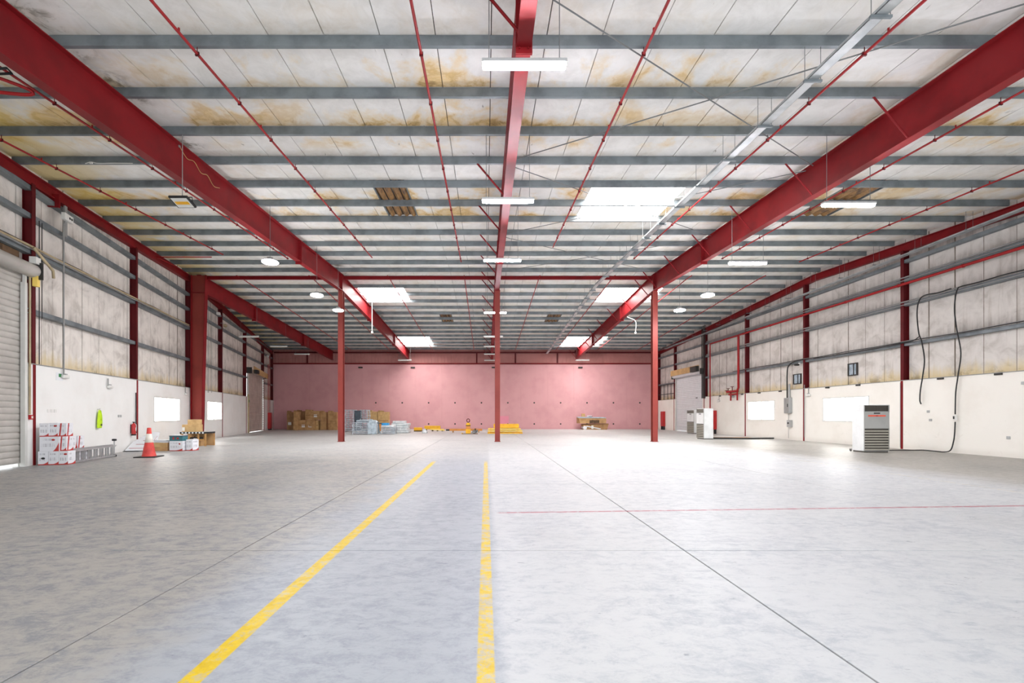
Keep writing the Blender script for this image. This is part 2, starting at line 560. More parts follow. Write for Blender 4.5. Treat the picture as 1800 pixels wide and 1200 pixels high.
def thing(name, label, cat, loc=(0, 0, 0), rz=0.0, group=None):
    o = link(name, None, None, loc, rz)
    o.empty_display_size = 0.1
    return tag(o, label, cat, group)


def part(name, mb, mats, parent):
    """mesh in the parent's own coordinates"""
    return link(name, mb.mesh(name, mats), parent)


def wpart(name, mb, mats, parent, origin=None):
    """mesh given in world coordinates under an unrotated parent"""
    pl = Vector(parent.location) if parent else Vector((0, 0, 0))
    if origin is None:
        n = len(mb.v)
        origin = (sum(p[0] for p in mb.v) / n, sum(p[1] for p in mb.v) / n, min(p[2] for p in mb.v))
    o = Vector(origin)
    mb.v = [tuple(Vector(p) - o) for p in mb.v]
    return link(name, mb.mesh(name, mats), parent, o - pl)


def structure(name, loc=(0, 0, 0)):
    o = link(name, None, None, loc)
    o['kind'] = 'structure'
    return o


# ------------------------------------------------------------------ floor
fl = MB().box(-32, 26, -4, 48.6, -0.30, -0.035)
floor = wpart('floor', fl, 'joint', None)
floor['kind'] = 'structure'
xs = [-2.72 + 4.92 * k for k in range(-6, 7)]
ys = [-4.0] + [0.17 + 4.87 * k for k in range(0, 10)] + [48.4]
xs[0], xs[-1] = -32, 26
for i in range(len(xs) - 1):
    for j in range(len(ys) - 1):
        g = 0.008
        b = MB()
        dz = random.uniform(-0.0015, 0.0)
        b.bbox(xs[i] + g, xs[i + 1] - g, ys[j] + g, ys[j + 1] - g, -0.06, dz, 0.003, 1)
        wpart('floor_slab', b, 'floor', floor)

# ------------------------------------------------------------------ ceiling: lining panels, skylights, purlins
def clip_left(pts):
    def f(p):
        return p[0] - (xl(p[1]) - 0.25)
    out = []
    for i in range(len(pts)):
        a, b = pts[i], pts[(i + 1) % len(pts)]
        fa, fb = f(a), f(b)
        if fa >= 0:
            out.append(a)
        if (fa < 0) != (fb < 0):
            t = fa / (fa - fb)
            out.append((a[0] + (b[0] - a[0]) * t, a[1] + (b[1] - a[1]) * t))
    return out


Y0, YR, Y1 = -3.0, 25.5, 48.2
ceil_b = MB()
for ya, yb in ((Y0, YR), (YR, Y1)):
    pts = clip_left([(-30, ya), (18.9, ya), (18.9, yb), (-30, yb)])
    ceil_b.poly(pts, lambda x, y: zr(y) + 0.262, lambda x, y: zr(y) + 0.32)
ceiling = wpart('ceiling', ceil_b, 'backing', None, (0, 0, 8))
ceiling['kind'] = 'structure'

cuts = [('sky', 3.46, 6.62, 14.48, 17.44), ('sky', -8.05, -5.1, 27.9, 31.1), ('sky', 7.45, 11.1, 27.9, 31.1),
        ('sky', -8.3, -5.2, 42.0, 45.4), ('sky', 7.5, 11.3, 42.0, 45.4),
        ('amber', -3.70, -2.62, 14.48, 17.44), ('amber', 11.85, 13.1, 14.48, 17.44),
        ('amber', -3.5, -2.6, 34.0, 36.7), ('amber', 4.7, 5.75, 34.0, 36.7)]


def roof_piece(x0, x1, y0, y1):
    pts = clip_left([(x0, y0), (x1, y0), (x1, y1), (x0, y1)])
    if len(pts) < 3 or x1 - x0 < 0.03:
        return
    j = random.uniform(-0.012, 0.012)
    t = random.uniform(-0.008, 0.008)
    xm = (x0 + x1) / 2
    b = MB().poly(pts, lambda x, y: zr(y) + 0.205 + abs(j) + t * (x - xm), lambda x, y: zr(y) + 0.258)
    wpart('roof_panel', b, 'roof', ceiling)


for k in range(-29, 19):
    a, b_ = 0.1 + 1.05 * k + 0.009, 0.1 + 1.05 * (k + 1) - 0.009
    if k == 17:
        b_ = 18.9
    if k > 17:
        continue
    for ya, yb in ((Y0, YR - 0.004), (YR + 0.004, Y1)):
        mine = [c for c in cuts if c[1] < b_ and c[2] > a and ya < c[3] < yb]
        ycur = ya
        for c in sorted(mine, key=lambda q: q[3]):
            roof_piece(a, b_, ycur, c[3])
            if c[1] > a + 0.02:
                roof_piece(a, c[1], c[3], c[4])
            if c[2] < b_ - 0.02:
                roof_piece(c[2], b_, c[3], c[4])
            ycur = c[4]
        roof_piece(a, b_, ycur, yb)

for kind, x0, x1, y0, y1 in cuts:
    if kind == 'sky':
        n = 3
        w = (x1 - x0) / n
        for i in range(n):
            b = MB().poly([(x0 + w * i + .004, y0 + .01), (x0 + w * (i + 1) - .004, y0 + .01), (x0 + w * (i + 1) - .004, y1 - .01), (x0 + w * i + .004, y1 - .01)],
                          lambda x, y: zr(y) + 0.228, lambda x, y: zr(y) + 0.245)
            o = wpart('skylight_sheet', b, 'sky_panel', ceiling)
            o['label'] = 'glowing daylit translucent roof sheet'
        b = MB()
        for (p, q, r_, s_) in ((x0, x1, y0, y0 + .03), (x0, x1, y1 - .03, y1), (x0, x0 + .03, y0, y1), (x1 - .03, x1, y0, y1)):
            b.poly([(p, r_), (q, r_), (q, s_), (p, s_)], lambda x, y: zr(y) + 0.203, lambda x, y: zr(y) + 0.258)
        wpart('skylight_trim', b, 'frame_white', ceiling)
    else:
        b = MB()
        m = 32
        v = []
        for i in range(m + 1):
            x = x0 + (x1 - x0) * i / m
            dz = 0.045 * math.cos(2 * math.pi * i / 8)
            for y in (y0, y1):
                v += [(x, y, zr(y) + 0.226 + dz), (x, y, zr(y) + 0.23 + dz)]
        fs = []
        for i in range(m):
            a = i * 4
            fs += [(a, a + 4, a + 6, a + 2), (a + 1, a + 3, a + 7, a + 5)]
        b.add(v, fs, 0, True)
        o = wpart('tinted_roof_sheet', b, 'amber', ceiling)
        for q in (x0, x1):
            wpart('sheet_trim', MB().poly([(q - .02, y0), (q + .02, y0), (q + .02, y1), (q - .02, y1)], lambda x, y: zr(y) + 0.19, lambda x, y: zr(y) + 0.258), 'galv', ceiling)
        o['label'] = 'brown corrugated translucent roof sheet'

PUR = [8.56 + 1.48 * k for k in range(-7, 12)]
PUR2 = [26.25 + 1.48 * k for k in range(0, 15)]
for y in PUR + PUR2:
    z = zr(y)
    sg = 1 if y < YR else 1
    prof = [(0, 0), (0.075, 0), (0.075, 0.03), (0.065, 0.03), (0.065, 0.01), (0.01, 0.01), (0.01, 0.19), (0.065, 0.19), (0.065, 0.17), (0.075, 0.17), (0.075, 0.2), (0, 0.2)]
    x0, x1 = xl(y) - 0.2, 18.55 - 0.011 * y
    k = len(prof)
    b = MB()
    b.add([(x0, y + p, z + q) for p, q in prof] + [(x1, y + p, z + q) for p, q in prof],
          [(i, (i + 1) % k, k + (i + 1) % k, k + i) for i in range(k)])
    wpart('purlin', b, 'galv', ceiling)

# crossed brace rods between the middle and right rafters
for (xa, ya, xb, yb) in ((0.7, 7.2, 9.35, 13.0), (0.7, 12.7, 9.35, 7.3), (0.7, 13.0, 9.35, 18.9), (0.7, 18.7, 9.35, 13.3),
                         (0.7, 19.0, 9.35, 24.8), (0.7, 24.6, 9.35, 19.2)):
    b = MB().tube([(xa, ya, zr(ya) - 0.07), (xb, yb, zr(yb) - 0.07)], 0.013, 6)
    wpart('brace_rod', b, 'wire', ceiling)

# ------------------------------------------------------------------ walls
GIRTS = (4.6, 6.35, 7.42, 8.25)


def wall_posts(W, ys_, conv, top, wall, strip=True):
    for y in ys_:
        s = conv(y)
        zt = top(y) - 0.02
        b = MB()
        b.wbox(W, s - 0.075, s + 0.075, -0.02, 0.0, 3.0, zt)
        b.wbox(W, s - 0.075, s + 0.075, -0.25, -0.23, 3.0, zt)
        b.wbox(W, s - 0.008, s + 0.008, -0.23, -0.02, 3.0, zt)
        p = wpart('wall_post', b, 'red_dark', wall)
        if strip:
            b = MB().wbox(W, s - 0.05, s + 0.05, 0.001, 0.018, 0.0, 3.02)
            wpart('post_strip', b, 'red', wall)


def girts(W, s0, s1, zs_, wall, gaps=()):
    for z in zs_:
        segs = [(s0, s1)]
        for a, b_, zt in gaps:
            if z < zt:
                segs = [q for (p, r_) in segs for q in ((p, min(r_, a)), (max(p, b_), r_)) if q[1] - q[0] > 0.1]
        for a, b_ in segs:
            b = MB()
            b.wbox(W, a, b_, -0.235, -0.045, z + 0.06, z + 0.07)
            b.wbox(W, a, b_, -0.235, -0.045, z - 0.07, z - 0.06)
            b.wbox(W, a, b_, -0.055, -0.045, z - 0.06, z + 0.06)
            wpart('girt', b, 'galv', wall)


def liner(W, s0, s1, step, top, mat, wall, gaps=(), first=None):
    edges = [s0]
    s = first if first is not None else s0 + step
    while s < s1 - 0.2:
        edges.append(s)
        s += step
    edges.append(s1)
    for a, b_ in zip(edges[:-1], edges[1:]):
        z0 = 2.98
        for ga, gb, zt in gaps:
            if a < gb - 0.2 and b_ > ga + 0.2:
                z0 = zt
        b = MB()
        d = random.uniform(-0.258, -0.242)
        e = d + random.uniform(-0.01, 0.01)
        t0, t1 = top(a), top(b_)
        v = [W(a + .012, d - 0.05, z0), W(b_ - .012, e - 0.05, z0), W(b_ - .012, e, z0), W(a + .012, d, z0),
             W(a + .012, d - 0.05, t0), W(b_ - .012, e - 0.05, t1), W(b_ - .012, e, t1), W(a + .012, d, t0)]
        b.hexa(v)
        wpart('wall_panel', b, mat, wall)
        if b_ < s1 - 0.1 and z0 < 3.1:
            wpart('joint_strip', MB().wbox(W, b_ - 0.017, b_ + 0.017, -0.30, -0.252, z0, t1), 'seam', wall)


K = 1 / LD[1]
ltop = lambda s: zr(s / K) + 0.26
rtop = lambda s: zr(s) + 0.26

# left wall
wall_left = structure('wall_left', (-10, 0, 0))
S = lambda y: y * K
dl1 = (S(8.2), S(13.3), 6.2)          # front roller door
dl2 = (S(37.9), S(43.2), 5.4)          # far roller door
b = MB().wbox(WL, -3, S(48.2), -0.36, -0.315, 2.9, ltop(0), 0)
b = MB()
b.wbox(WL, S(-3), S(25.5), -0.36, -0.32, 6.2, ltop(S(-3)), 0, None, ltop(S(25.5)))
b.wbox(WL, S(25.5), S(48.2), -0.36, -0.32, 5.4, ltop(S(25.5)), 0, None, ltop(S(48.2)))
for a, c in ((S(-3), dl1[0]), (dl1[1], dl2[0]), (dl2[1], S(48.2))):
    b.wbox(WL, a, c, -0.36, -0.32, 2.9, 6.2)
wpart('outer_sheet', b, 'backing', wall_left)
liner(WL, S(-3), S(8.2), 3.0, ltop, 'liner_left', wall_left)
liner(WL, S(8.2), S(48.1), 1.05, ltop, 'liner_left', wall_left, (dl1, dl2), S(13.3))
for a, c in ((S(-3), dl1[0]), (dl1[1], dl2[0]), (dl2[1], S(48.1))):
    wl = [(S(21.2), S(24.1)), (S(28.2), S(31.0))] if a < S(20) < c else []
    segs = []
    cur = a
    b = MB()
    for p, q in wl:
        b.wbox(WL, cur, p, -0.34, 0.0, 0, 3.0)
        b.wbox(WL, p, q, -0.34, 0.0, 0, 1.16)
        b.wbox(WL, p, q, -0.34, 0.0, 2.37, 3.0)
        cur = q
    b.wbox(WL, cur, c, -0.34, 0.0, 0, 3.0)
    wpart('plaster_base', b, 'plaster', wall_left)
wall_posts(WL, [13.6, 19.66, 25.6, 31.1, 37.2, 43.5, 47.6], S, lambda y: zr(y) - 0.3, wall_left)
girts(WL, S(-3), S(48.1), GIRTS, wall_left, ((dl1[0], dl1[1] + .2, 6.2), (dl2[0] - .1, dl2[1] + .1, 5.4)))
for ya, yb in ((-3, 25.5), (25.5, 48.1)):
    b = MB()
    b.wbox(WL, S(ya), S(yb), -0.22, -0.02, zr(ya) - 0.03, zr(ya), 0, zr(yb) - 0.03, zr(yb))
    b.wbox(WL, S(ya), S(yb), -0.22, -0.02, zr(ya) - 0.36, zr(ya) - 0.33, 0, zr(yb) - 0.36, zr(yb) - 0.33)
    b.wbox(WL, S(ya), S(yb), -0.13, -0.11, zr(ya) - 0.33, zr(ya) - 0.03, 0, zr(yb) - 0.33, zr(yb) - 0.03)
    wpart('edge_beam', b, 'red', wall_left)
b = MB().wbox(WL, S(13.05), S(48.1), -0.24, 0.012, 3.0, 3.03)
b = MB()
for a, c in ((dl1[1] + .02, dl2[0]), (dl2[1], S(48.1))):
    b.wbox(WL, a, c, -0.24, 0.02, 3.001, 3.03)
wpart('ledge_flashing', b, 'conduit', wall_left)
for ss in (S(14.6),):
    b = MB().wbox(WL, ss - 0.03, ss + 0.03, -0.24, 0.08, zr(14.6) - 0.62, zr(14.6) - 0.2)
    wpart('edge_bracket', b, 'red', wall_left)
# conduits and cable bundle on the left wall
for dz, dd, rr, m in ((0.12, 0.03, 0.035, 'tan_conduit'), (0.05, 0.06, 0.022, 'conduit'), (0.17, -0.02, 0.02, 'black')):
    pts = [WL(s, dd, 6.35 + dz + 0.012 * math.sin(s * 2.1 + dz * 30)) for s in [S(8.3) + i * 0.7 for i in range(26)]]
    wpart('cable_run', MB().tube(pts, rr, 6), m, wall_left)
for px, ya, yb, r_, m, d in ((112, 392, 658, 0.022, 'conduit', 0.06), (69, 388, 640, 0.012, 'black', 0.03), (74, 392, 560, 0.010, 'black', 0.03),
                             (52.5, 486, 728, 0.026, 'tan_conduit', 0.035), (190, 665, 678, 0.02, 'conduit', 0.05), (326, 681, 690, 0.02, 'conduit', 0.05),
                             (239, 690, 745, 0.02, 'black', 0.05), (360, 700, 738, 0.012, 'conduit', 0.05),
                             (474, 625, 724, 0.03, 'red_pipe', 0.12), (471.5, 640, 724, 0.03, 'red_pipe', 0.12), (366, 540, 690, .015, 'conduit', .02), (372, 545, 690, .012, 'conduit', .02)):
    p, q = LW(px, ya, d), LW(px, yb, d)
    wpart('conduit', MB().tube([WL(p[0], d, p[2]), WL(p[0], d, q[2])], r_, 8), m, wall_left)

# right wall
wall_right = structure('wall_right', (18.6, 0, 0))
dr = (38.2, 43.5, 5.35)
b = MB()
b.wbox(WR, -3, 25.5, -0.36, -0.32, 5.35, rtop(-3), 0, None, rtop(25.5))
b.wbox(WR, 25.5, 48.2, -0.36, -0.32, 5.35, rtop(25.5), 0, None, rtop(48.2))
for a, c in ((-3, dr[0]), (dr[1], 48.2)):
    b.wbox(WR, a, c, -0.36, -0.32, 2.9, 5.35)
wpart('outer_sheet', b, 'backing', wall_right)
liner(WR, -3, 12.85, 4.0, rtop, 'liner_right', wall_right)
liner(WR, 12.85, 48.1, 1.05, rtop, 'liner_right', wall_right, (dr,))
for a, c in ((-3, dr[0]), (dr[1], 48.1)):
    wl = [(21.8, 24.75), (28.8, 31.7)] if a < 20 < c else []
    cur = a
    b = MB()
    for p, q in wl:
        b.wbox(WR, cur, p, -0.34, 0.0, 0, 3.0)
        b.wbox(WR, p, q, -0.34, 0.0, 0, 1.15)
        b.wbox(WR, p, q, -0.34, 0.0, 2.42, 3.0)
        cur = q
    b.wbox(WR, cur, c, -0.34, 0.0, 0, 3.0)
    wpart('plaster_base', b, 'plaster_cream', wall_right)
wall_posts(WR, [8.1, 14.1, 20.1, 26.2, 32.0, 37.9, 43.8, 47.8], lambda y: y, lambda y: zr(y) - 0.3, wall_right)
girts(WR, -3, 48.1, GIRTS, wall_right, ((dr[0] - .1, dr[1] + .1, 5.35),))
for ya, yb in ((-3, 25.5), (25.5, 48.1)):
    b = MB()
    b.wbox(WR, ya, yb, -0.22, -0.02, zr(ya) - 0.03, zr(ya), 0, zr(yb) - 0.03, zr(yb))
    b.wbox(WR, ya, yb, -0.22, -0.02, zr(ya) - 0.36, zr(ya) - 0.33, 0, zr(yb) - 0.36, zr(yb) - 0.33)
    b.wbox(WR, ya, yb, -0.13, -0.11, zr(ya) - 0.33, zr(ya) - 0.03, 0, zr(yb) - 0.33, zr(yb) - 0.03)
    wpart('edge_beam', b, 'red', wall_right)
b = MB()
for a, c in ((-3, dr[0]), (dr[1], 48.1)):
    b.wbox(WR, a, c, -0.24, 0.02, 3.001, 3.03)
wpart('ledge_flashing', b, 'conduit', wall_right)
for px in (1225, 1266, 1305, 1335, 1372, 1455, 1509, 1654, 1756):
    y = RW(px, 680, 0)[0]
    wpart('ledge_clip', MB().wbox(WR, y - 0.12, y + 0.12, 0.0, 0.05, 2.93, 3.0), 'dark', wall_right)
for dz, dd, rr, m in ((0.11, 0.0, 0.028, 'conduit'), (0.09, 0.05, 0.018, 'black')):
    pts = [WR(y, dd, 4.6 + dz + 0.012 * math.sin(y * 1.7)) for y in [14.0 + i * 0.75 for i in range(27)]]
    wpart('cable_run', MB().tube(pts, rr, 6), m, wall_right)
for dz, dd, rr, m in ((0.11, 0.0, 0.03, 'conduit'), (-0.02, 0.0, 0.022, 'conduit')):
    for g in (6.35, 7.42):
        wpart('cable_run', MB().tube([WR(13.5, dd, g + dz), WR(37.5, dd, g + dz)], rr, 6), m, wall_right)
for px, ya, yb, r_, m, d in ((1582.5, 672, 786, 0.012, 'conduit', 0.06), (1414, 676, 768, 0.018, 'conduit', 0.06), (1421, 681, 692, 0.02, 'conduit', 0.05),
                             (1264, 694, 703, 0.015, 'conduit', 0.05), (1386, 727, 770, 0.01, 'conduit', 0.04), (1424, 420, 452, .012, 'conduit', .05)):
    p, q = RW(px, ya, d), RW(px, yb, d)
    wpart('conduit', MB().tube([WR(p[0], d, p[2]), WR(p[0], d, q[2])], r_, 8), m, wall_right)
for px in (1234, 1236.5, 1239):
    p, q = RW(px, 560, 0.05), RW(px, 700, 0.05)
    wpart('conduit', MB().tube([WR(p[0], 0.05, p[2]), WR(p[0], 0.05, q[2])], 0.04, 6), 'dark', wall_right)

# back wall
wall_back = structure('wall_back', (0, 48, 0))
YB = 48.0
b = MB().box(-23.5, 18.8, YB + 0.28, YB + 0.32, 0, 8.5)
wpart('outer_sheet', b, 'pink_sheet', wall_back)
x = -23.2
e = []
off = (707 - CX) / F * 48
k = -7
xs_ = [off + 2.785 * (i + 0.5) for i in range(-6, 10)]
xs_ = [-22.9] + [q for q in xs_ if -21.5 < q < 17.2] + [18.4]
for a, c in zip(xs_[:-1], xs_[1:]):
    wpart('wall_panel', MB().box(a + .003, c - .003, YB, YB + 0.25, 0, 6.82), 'pink', wall_back)
x = -22.9
while x < 18.3:
    b = MB()
    for i in range(3):
        b.box(x + .004 + i * 0.35, x + 0.25 + i * 0.35, YB + 0.10, YB + 0.2, 6.9, 8.42)
        b.box(x + 0.25 + i * 0.35, x + 0.346 + i * 0.35, YB + 0.05, YB + 0.2, 6.9, 8.42)
    wpart('upper_sheet', b, 'pink_sheet', wall_back)
    x += 1.05
b = MB().box(-22.6, 18.2, YB - 0.10, YB + 0.12, 6.86, 6.96)
wpart('wall_rail', b, 'red', wall_back)
b = MB().box(-22.3, 18.2, YB - 0.12, YB + 0.05, 8.0, 8.14)
wpart('top_rail', b, 'red_dark', wall_back)
for px in (540, 838, 906, 980):
    x = (px - CX) / F * 48
    wpart('wall_post', MB().box(x - 0.07, x + 0.07, YB - 0.03, YB + 0.1, 6.96, 8.0), 'red_dark', wall_back)
for i in range(-4, 11):
    for z in (2.78, 0.55):
        x = off + 2.785 * i
        if -13 < x < 17.8:
            c = MB().lathe([(0.001, 0), (0.075, 0), (0.09, 0.012), (0.09, 0.03)], 10, (0, 0, 0), 0, Matrix.Translation((x, YB - 0.008, z)) @ Matrix.Rotation(R(-90), 4, 'X'))
            wpart('tie_hole', c, 'dark', wall_back)
x = (885 - CX) / F * 48
wpart('paint_patch', MB().box(x - 0.55, x + 0.55, YB - 0.006, YB, 0.1, 1.38), 'pink_bright', wall_back)
for px in (634, 726, 1020, 868):
    x = (px - CX) / F * 48
    wpart('wall_lamp', MB().bbox(x - 0.22, x + 0.22, YB - 0.16, YB, 6.42, 6.56, 0.02, 1), 'dark', wall_back)

# windows: white film, lit by the day outside
def window(idx, W, s0, s1, z0, z1, panes):
    w = structure('window_%d' % idx, W(s0, -0.05, z0))
    b = MB()
    t = 0.05
    b.wbox(W, s0, s1, -0.14, 0.012, z0, z0 + t)
    b.wbox(W, s0, s1, -0.14, 0.012, z1 - t, z1)
    b.wbox(W, s0, s0 + t, -0.14, 0.012, z0 + t, z1 - t)
    b.wbox(W, s1 - t, s1, -0.14, 0.012, z0 + t, z1 - t)
    for i in range(1, panes):
        c = s0 + (s1 - s0) * i / panes
        b.wbox(W, c - 0.02, c + 0.02, -0.13, -0.02, z0 + t, z1 - t)
    wpart('window_frame', b, 'frame_white', w)
    for i in range(panes):
        a = s0 + (s1 - s0) * i / panes
        c = s0 + (s1 - s0) * (i + 1) / panes
        wpart('pane', MB().wbox(W, a + 0.005, c - 0.005, -0.12, -0.10, z0 + 0.01, z1 - 0.01), 'window_film', w)


window(1, WL, S(21.2), S(24.1), 1.16, 2.37, 2)
window(2, WL, S(28.2), S(31.0), 1.16, 2.37, 2)
window(3, WR, 21.8, 24.75, 1.15, 2.42, 2)
window(4, WR, 28.8, 31.7, 1.15, 2.42, 2)


# small cut openings high in the right wall
def opening(px0, px1, py0, py1, idx):
    p, q = RW((px0 + px1) / 2, py0, -0.2), RW((px0 + px1) / 2, py1, -0.2)
    a, c = RW(px1, py0, -0.2)[0], RW(px0, py0, -0.2)[0]
    w = structure('window_%d' % idx, WR(a, -0.2, q[2]))
    b = MB()
    b.wbox(WR, a, c, -0.245, -0.19, q[2], q[2] + .05)
    b.wbox(WR, a, c, -0.245, -0.19, p[2] - .05, p[2])
    b.wbox(WR, a, a + .07, -0.245, -0.19, q[2] + .05, p[2] - .05)
    b.wbox(WR, c - .07, c, -0.245, -0.19, q[2] + .05, p[2] - .05)
    b.wbox(WR, (a * .6 + c * .4) - .015, (a * .6 + c * .4) + .015, -0.245, -0.19, q[2] + .05, p[2] - .05)
    wpart('window_frame', b, 'dark', w)
    wpart('pane', MB().wbox(WR, a + .02, c - .02, -0.243, -0.225, q[2] + .02, p[2] - .02), 'wrap_grey', w)


opening(1490, 1507, 638, 660, 5)
opening(1394, 1408, 657, 675, 6)


# roller doors
def roller(idx, W, s0, s1, ztop, slat, mat, z0=0.06, hood=True, label=None):
    d = structure('door_%d' % idx, W(s0, 0, 0))
    n = int((ztop - z0) / slat)
    for i in range(n):
        z = z0 + i * slat
        m = 6
        prof = [(-0.130, -0.003), (-0.108, 0.014), (-0.100, slat * 0.30), (-0.096, slat * 0.75), (-0.104, slat - 0.016), (-0.130, slat + 0.002)]
        b = MB()
        v = [W(s0, p, z + q) for p, q in prof] + [W(s1, p, z + q) for p, q in prof]
        b.add(v, [(j, j + 1, m + j + 1, m + j) for j in range(m - 1)], 0, True)
        b.add(v, [(0, m, 2 * m - 1, m - 1)])
        wpart('slat', b, mat, d)
    for a, c, nm in ((s0 - 0.02, s0 + 0.05, 'guide_rail'), (s1 - 0.03, s1 + 0.04, 'guide_rail')):
        b = MB()
        b.wbox(W, a, c, -0.20, -0.17, 0, ztop)
        b.wbox(W, a, c, -0.07, -0.0, 0, ztop)
        wpart(nm, b, 'frame_white', d)
    if hood:
        pts = [W(s0 - 0.15, 0.06, ztop), W(s1 + 0.2, 0.06, ztop)]
        wpart('roll_barrel', MB().tube(pts, 0.20, 20), mat, d)
        for s in (s0 - 0.18, s1 + 0.2):
            wpart('barrel_bracket', MB().wbox(W, s - 0.02, s + 0.02, -0.2, 0.30, ztop - 0.24, ztop + 0.26), 'dark', d)
    return d


door1 = roller(1, WL, dl1[0], dl1[1] - 0.02, 5.75, 0.178, 'shutter', 0.10)
wpart('header_board', MB().wbox(WL, dl1[0], dl1[1], -0.24, -0.2, 6.02, 6.24), 'rusty', door1)
for i in range(16):
    s = dl1[0] + (dl1[1] - dl1[0]) * i / 16
    wpart('rusty_plank', MB().wbox(WL, s + .006, s + (dl1[1] - dl1[0]) / 16 - .006, -0.2, -0.16 - .01 * (i % 2), 5.95, 6.26), 'rusty', door1)
wpart('door_jamb', MB().wbox(WL, dl1[1] - 0.11, dl1[1] - 0.005, -0.08, 0.03, 0, 5.35), 'frame_white', door1)
wpart('hoist_motor', MB().wbox(WL, dl1[1] + 0.02, dl1[1] + 0.22, 0.05, 0.22, 5.95, 6.15), 'plastic_white', door1)
p = [WL(dl1[1] + 0.05, 0.14, 6.42), WL(dl1[1] + 0.62, 0.3, 5.92), WL(dl1[1] + 0.72, 0.26, 5.72)]
wpart('hoist_arm', MB().tube(p, 0.04, 8), 'tan_conduit', door1)
wpart('chain_guide', MB().wbox(WL, dl1[1] + 0.10, dl1[1] + 0.22, 0.08, 0.2, 5.3, 5.62), 'yellow_pale', door1)
door2 = roller(2, WL, dl2[0], dl2[1], 5.2, 0.16, 'shutter_far', 0.05)
b = MB()
wpart('hood_plate', MB().wbox(WL, dl2[0] + 0.4, dl2[1] + 0.35, 0.30, 0.34, 5.05, 5.62, 0, 4.95, 5.4), 'cardboard_pale', door2)
wpart('hoist_motor', MB().wbox(WL, dl2[0] + 0.3, dl2[0] + 1.0, 0.34, 0.62, 5.0, 5.3), 'dark', door2)
for i in range(22):
    z = 0.2 + i * 0.215
    wpart('light_slot', MB().wbox(WL, dl2[1] - 0.09, dl2[1] - 0.01, -0.002, 0.004, z, z + 0.10), 'slot_light', door2)['label'] = 'daylight slot beside the shutter'
wpart('guide_post', MB().wbox(WL, dl2[0] - 0.3, dl2[0] - 0.1, 0.0, 0.09, 0, 3.2), 'tan_conduit', door2)
wpart('exit_marker', MB().wbox(WL, dl2[0] - 0.3, dl2[0] - 0.12, 0.09, 0.11, 2.55, 2.75), 'green', door2)
door3 = roller(3, WR, dr[0], dr[1], 5.15, 0.16, 'door_white', 0.03)
wpart('hood_plate', MB().wbox(WR, dr[0], dr[1] + 0.3, 0.30, 0.34, 5.2, 5.7), 'cardboard_pale', door3)
wpart('hoist_motor', MB().wbox(WR, dr[0] - 0.1, dr[0] + 1.0, 0.34, 0.6, 5.15, 5.6), 'dark', door3)
# glazed grid beyond the far right door, above the plaster
for z in (3.55, 4.5):
    wpart('grid_rail', MB().wbox(WR, 43.9, 47.6, -0.04, 0.0, z, z + 0.06), 'dark', wall_right)
for y in (44.5, 45.3, 46.2, 47.0):
    wpart('grid_rail', MB().wbox(WR, y, y + 0.06, -0.04, 0.0, 3.03, 4.5), 'dark', wall_right)

# ------------------------------------------------------------------ steel frame: columns, rafters, tie beam
XL2, XL1, XC, XR1 = -16.1, -8.1, 0.62, 9.44


def rafter(X, ya, yb, label, brace_side, hidden=False):
    ys2 = sorted(set([ya, yb] + ([YR] if ya < YR < yb else [])))
    DEP = 0.92

    def run(x0, x1, a, c):
        b = MB()
        for p, q in zip(ys2[:-1], ys2[1:]):
            b.hexa([(x0, p, zr(p) + a), (x1, p, zr(p) + a), (x1, q, zr(q) + a), (x0, q, zr(q) + a),
                    (x0, p, zr(p) + c), (x1, p, zr(p) + c), (x1, q, zr(q) + c), (x0, q, zr(q) + c)])
        return b
    r = thing('roof_rafter', label, 'beam', (X, ya, zr(ya)))
    wpart('web', run(X - 0.008, X + 0.008, -DEP + 0.02, -0.02), 'red', r)
    wpart('top_flange', run(X - 0.12, X + 0.12, -0.02, -0.001), 'red', r)
    wpart('bottom_flange', run(X - 0.12, X + 0.12, -DEP, -DEP + 0.02), 'red', r)
    for y in (7.4, 19.7, 31.6, 40.0):
        if ya < y < yb - 1:
            b = MB()
            for dy in (-0.024, 0.004):
                b.box(X - 0.135, X + 0.135, y + dy, y + dy + 0.02, zr(y) - DEP - 0.10, zr(y) - 0.01)
            for sx in (-0.07, 0.07):
                for dz in (0.06, 0.16, 0.30, 0.6, 0.8):
                    b.tube([(X + sx, y - 0.045, zr(y) - DEP + dz - .08), (X + sx, y + 0.045, zr(y) - DEP + dz - .08)], 0.016, 6)
            wpart('splice_plate', b, 'red', r)
    for i, y in enumerate(PUR[0::2] + PUR2[::2]):
        if X == XC and 9 < y < 11:
            continue
        if ya < y < yb:
            s = brace_side
            b = MB().tube([(X + s * 0.88, y + 0.03, zr(y) + 0.03), (X + s * 0.10, y + 0.03, zr(y) - DEP + 0.03)], 0.028, 4)
            wpart('flange_brace', b, 'red', r)
    return r


rafter(XL1, Y0, Y1 - 0.3, 'dark red steel roof rafter over the first lone column left of middle', -1)
rafter(XC, Y0, Y1 - 0.3, 'dark red steel roof rafter straight above the strip lights and the middle column', -1)
rafter(XR1, Y0, Y1 - 0.3, 'dark red steel roof rafter right of the cable tray, over the right column', -1)
rafter(XL2, 25.5, Y1 - 0.3, 'dark red steel rafter running back from the tapered column by the left wall', -1)


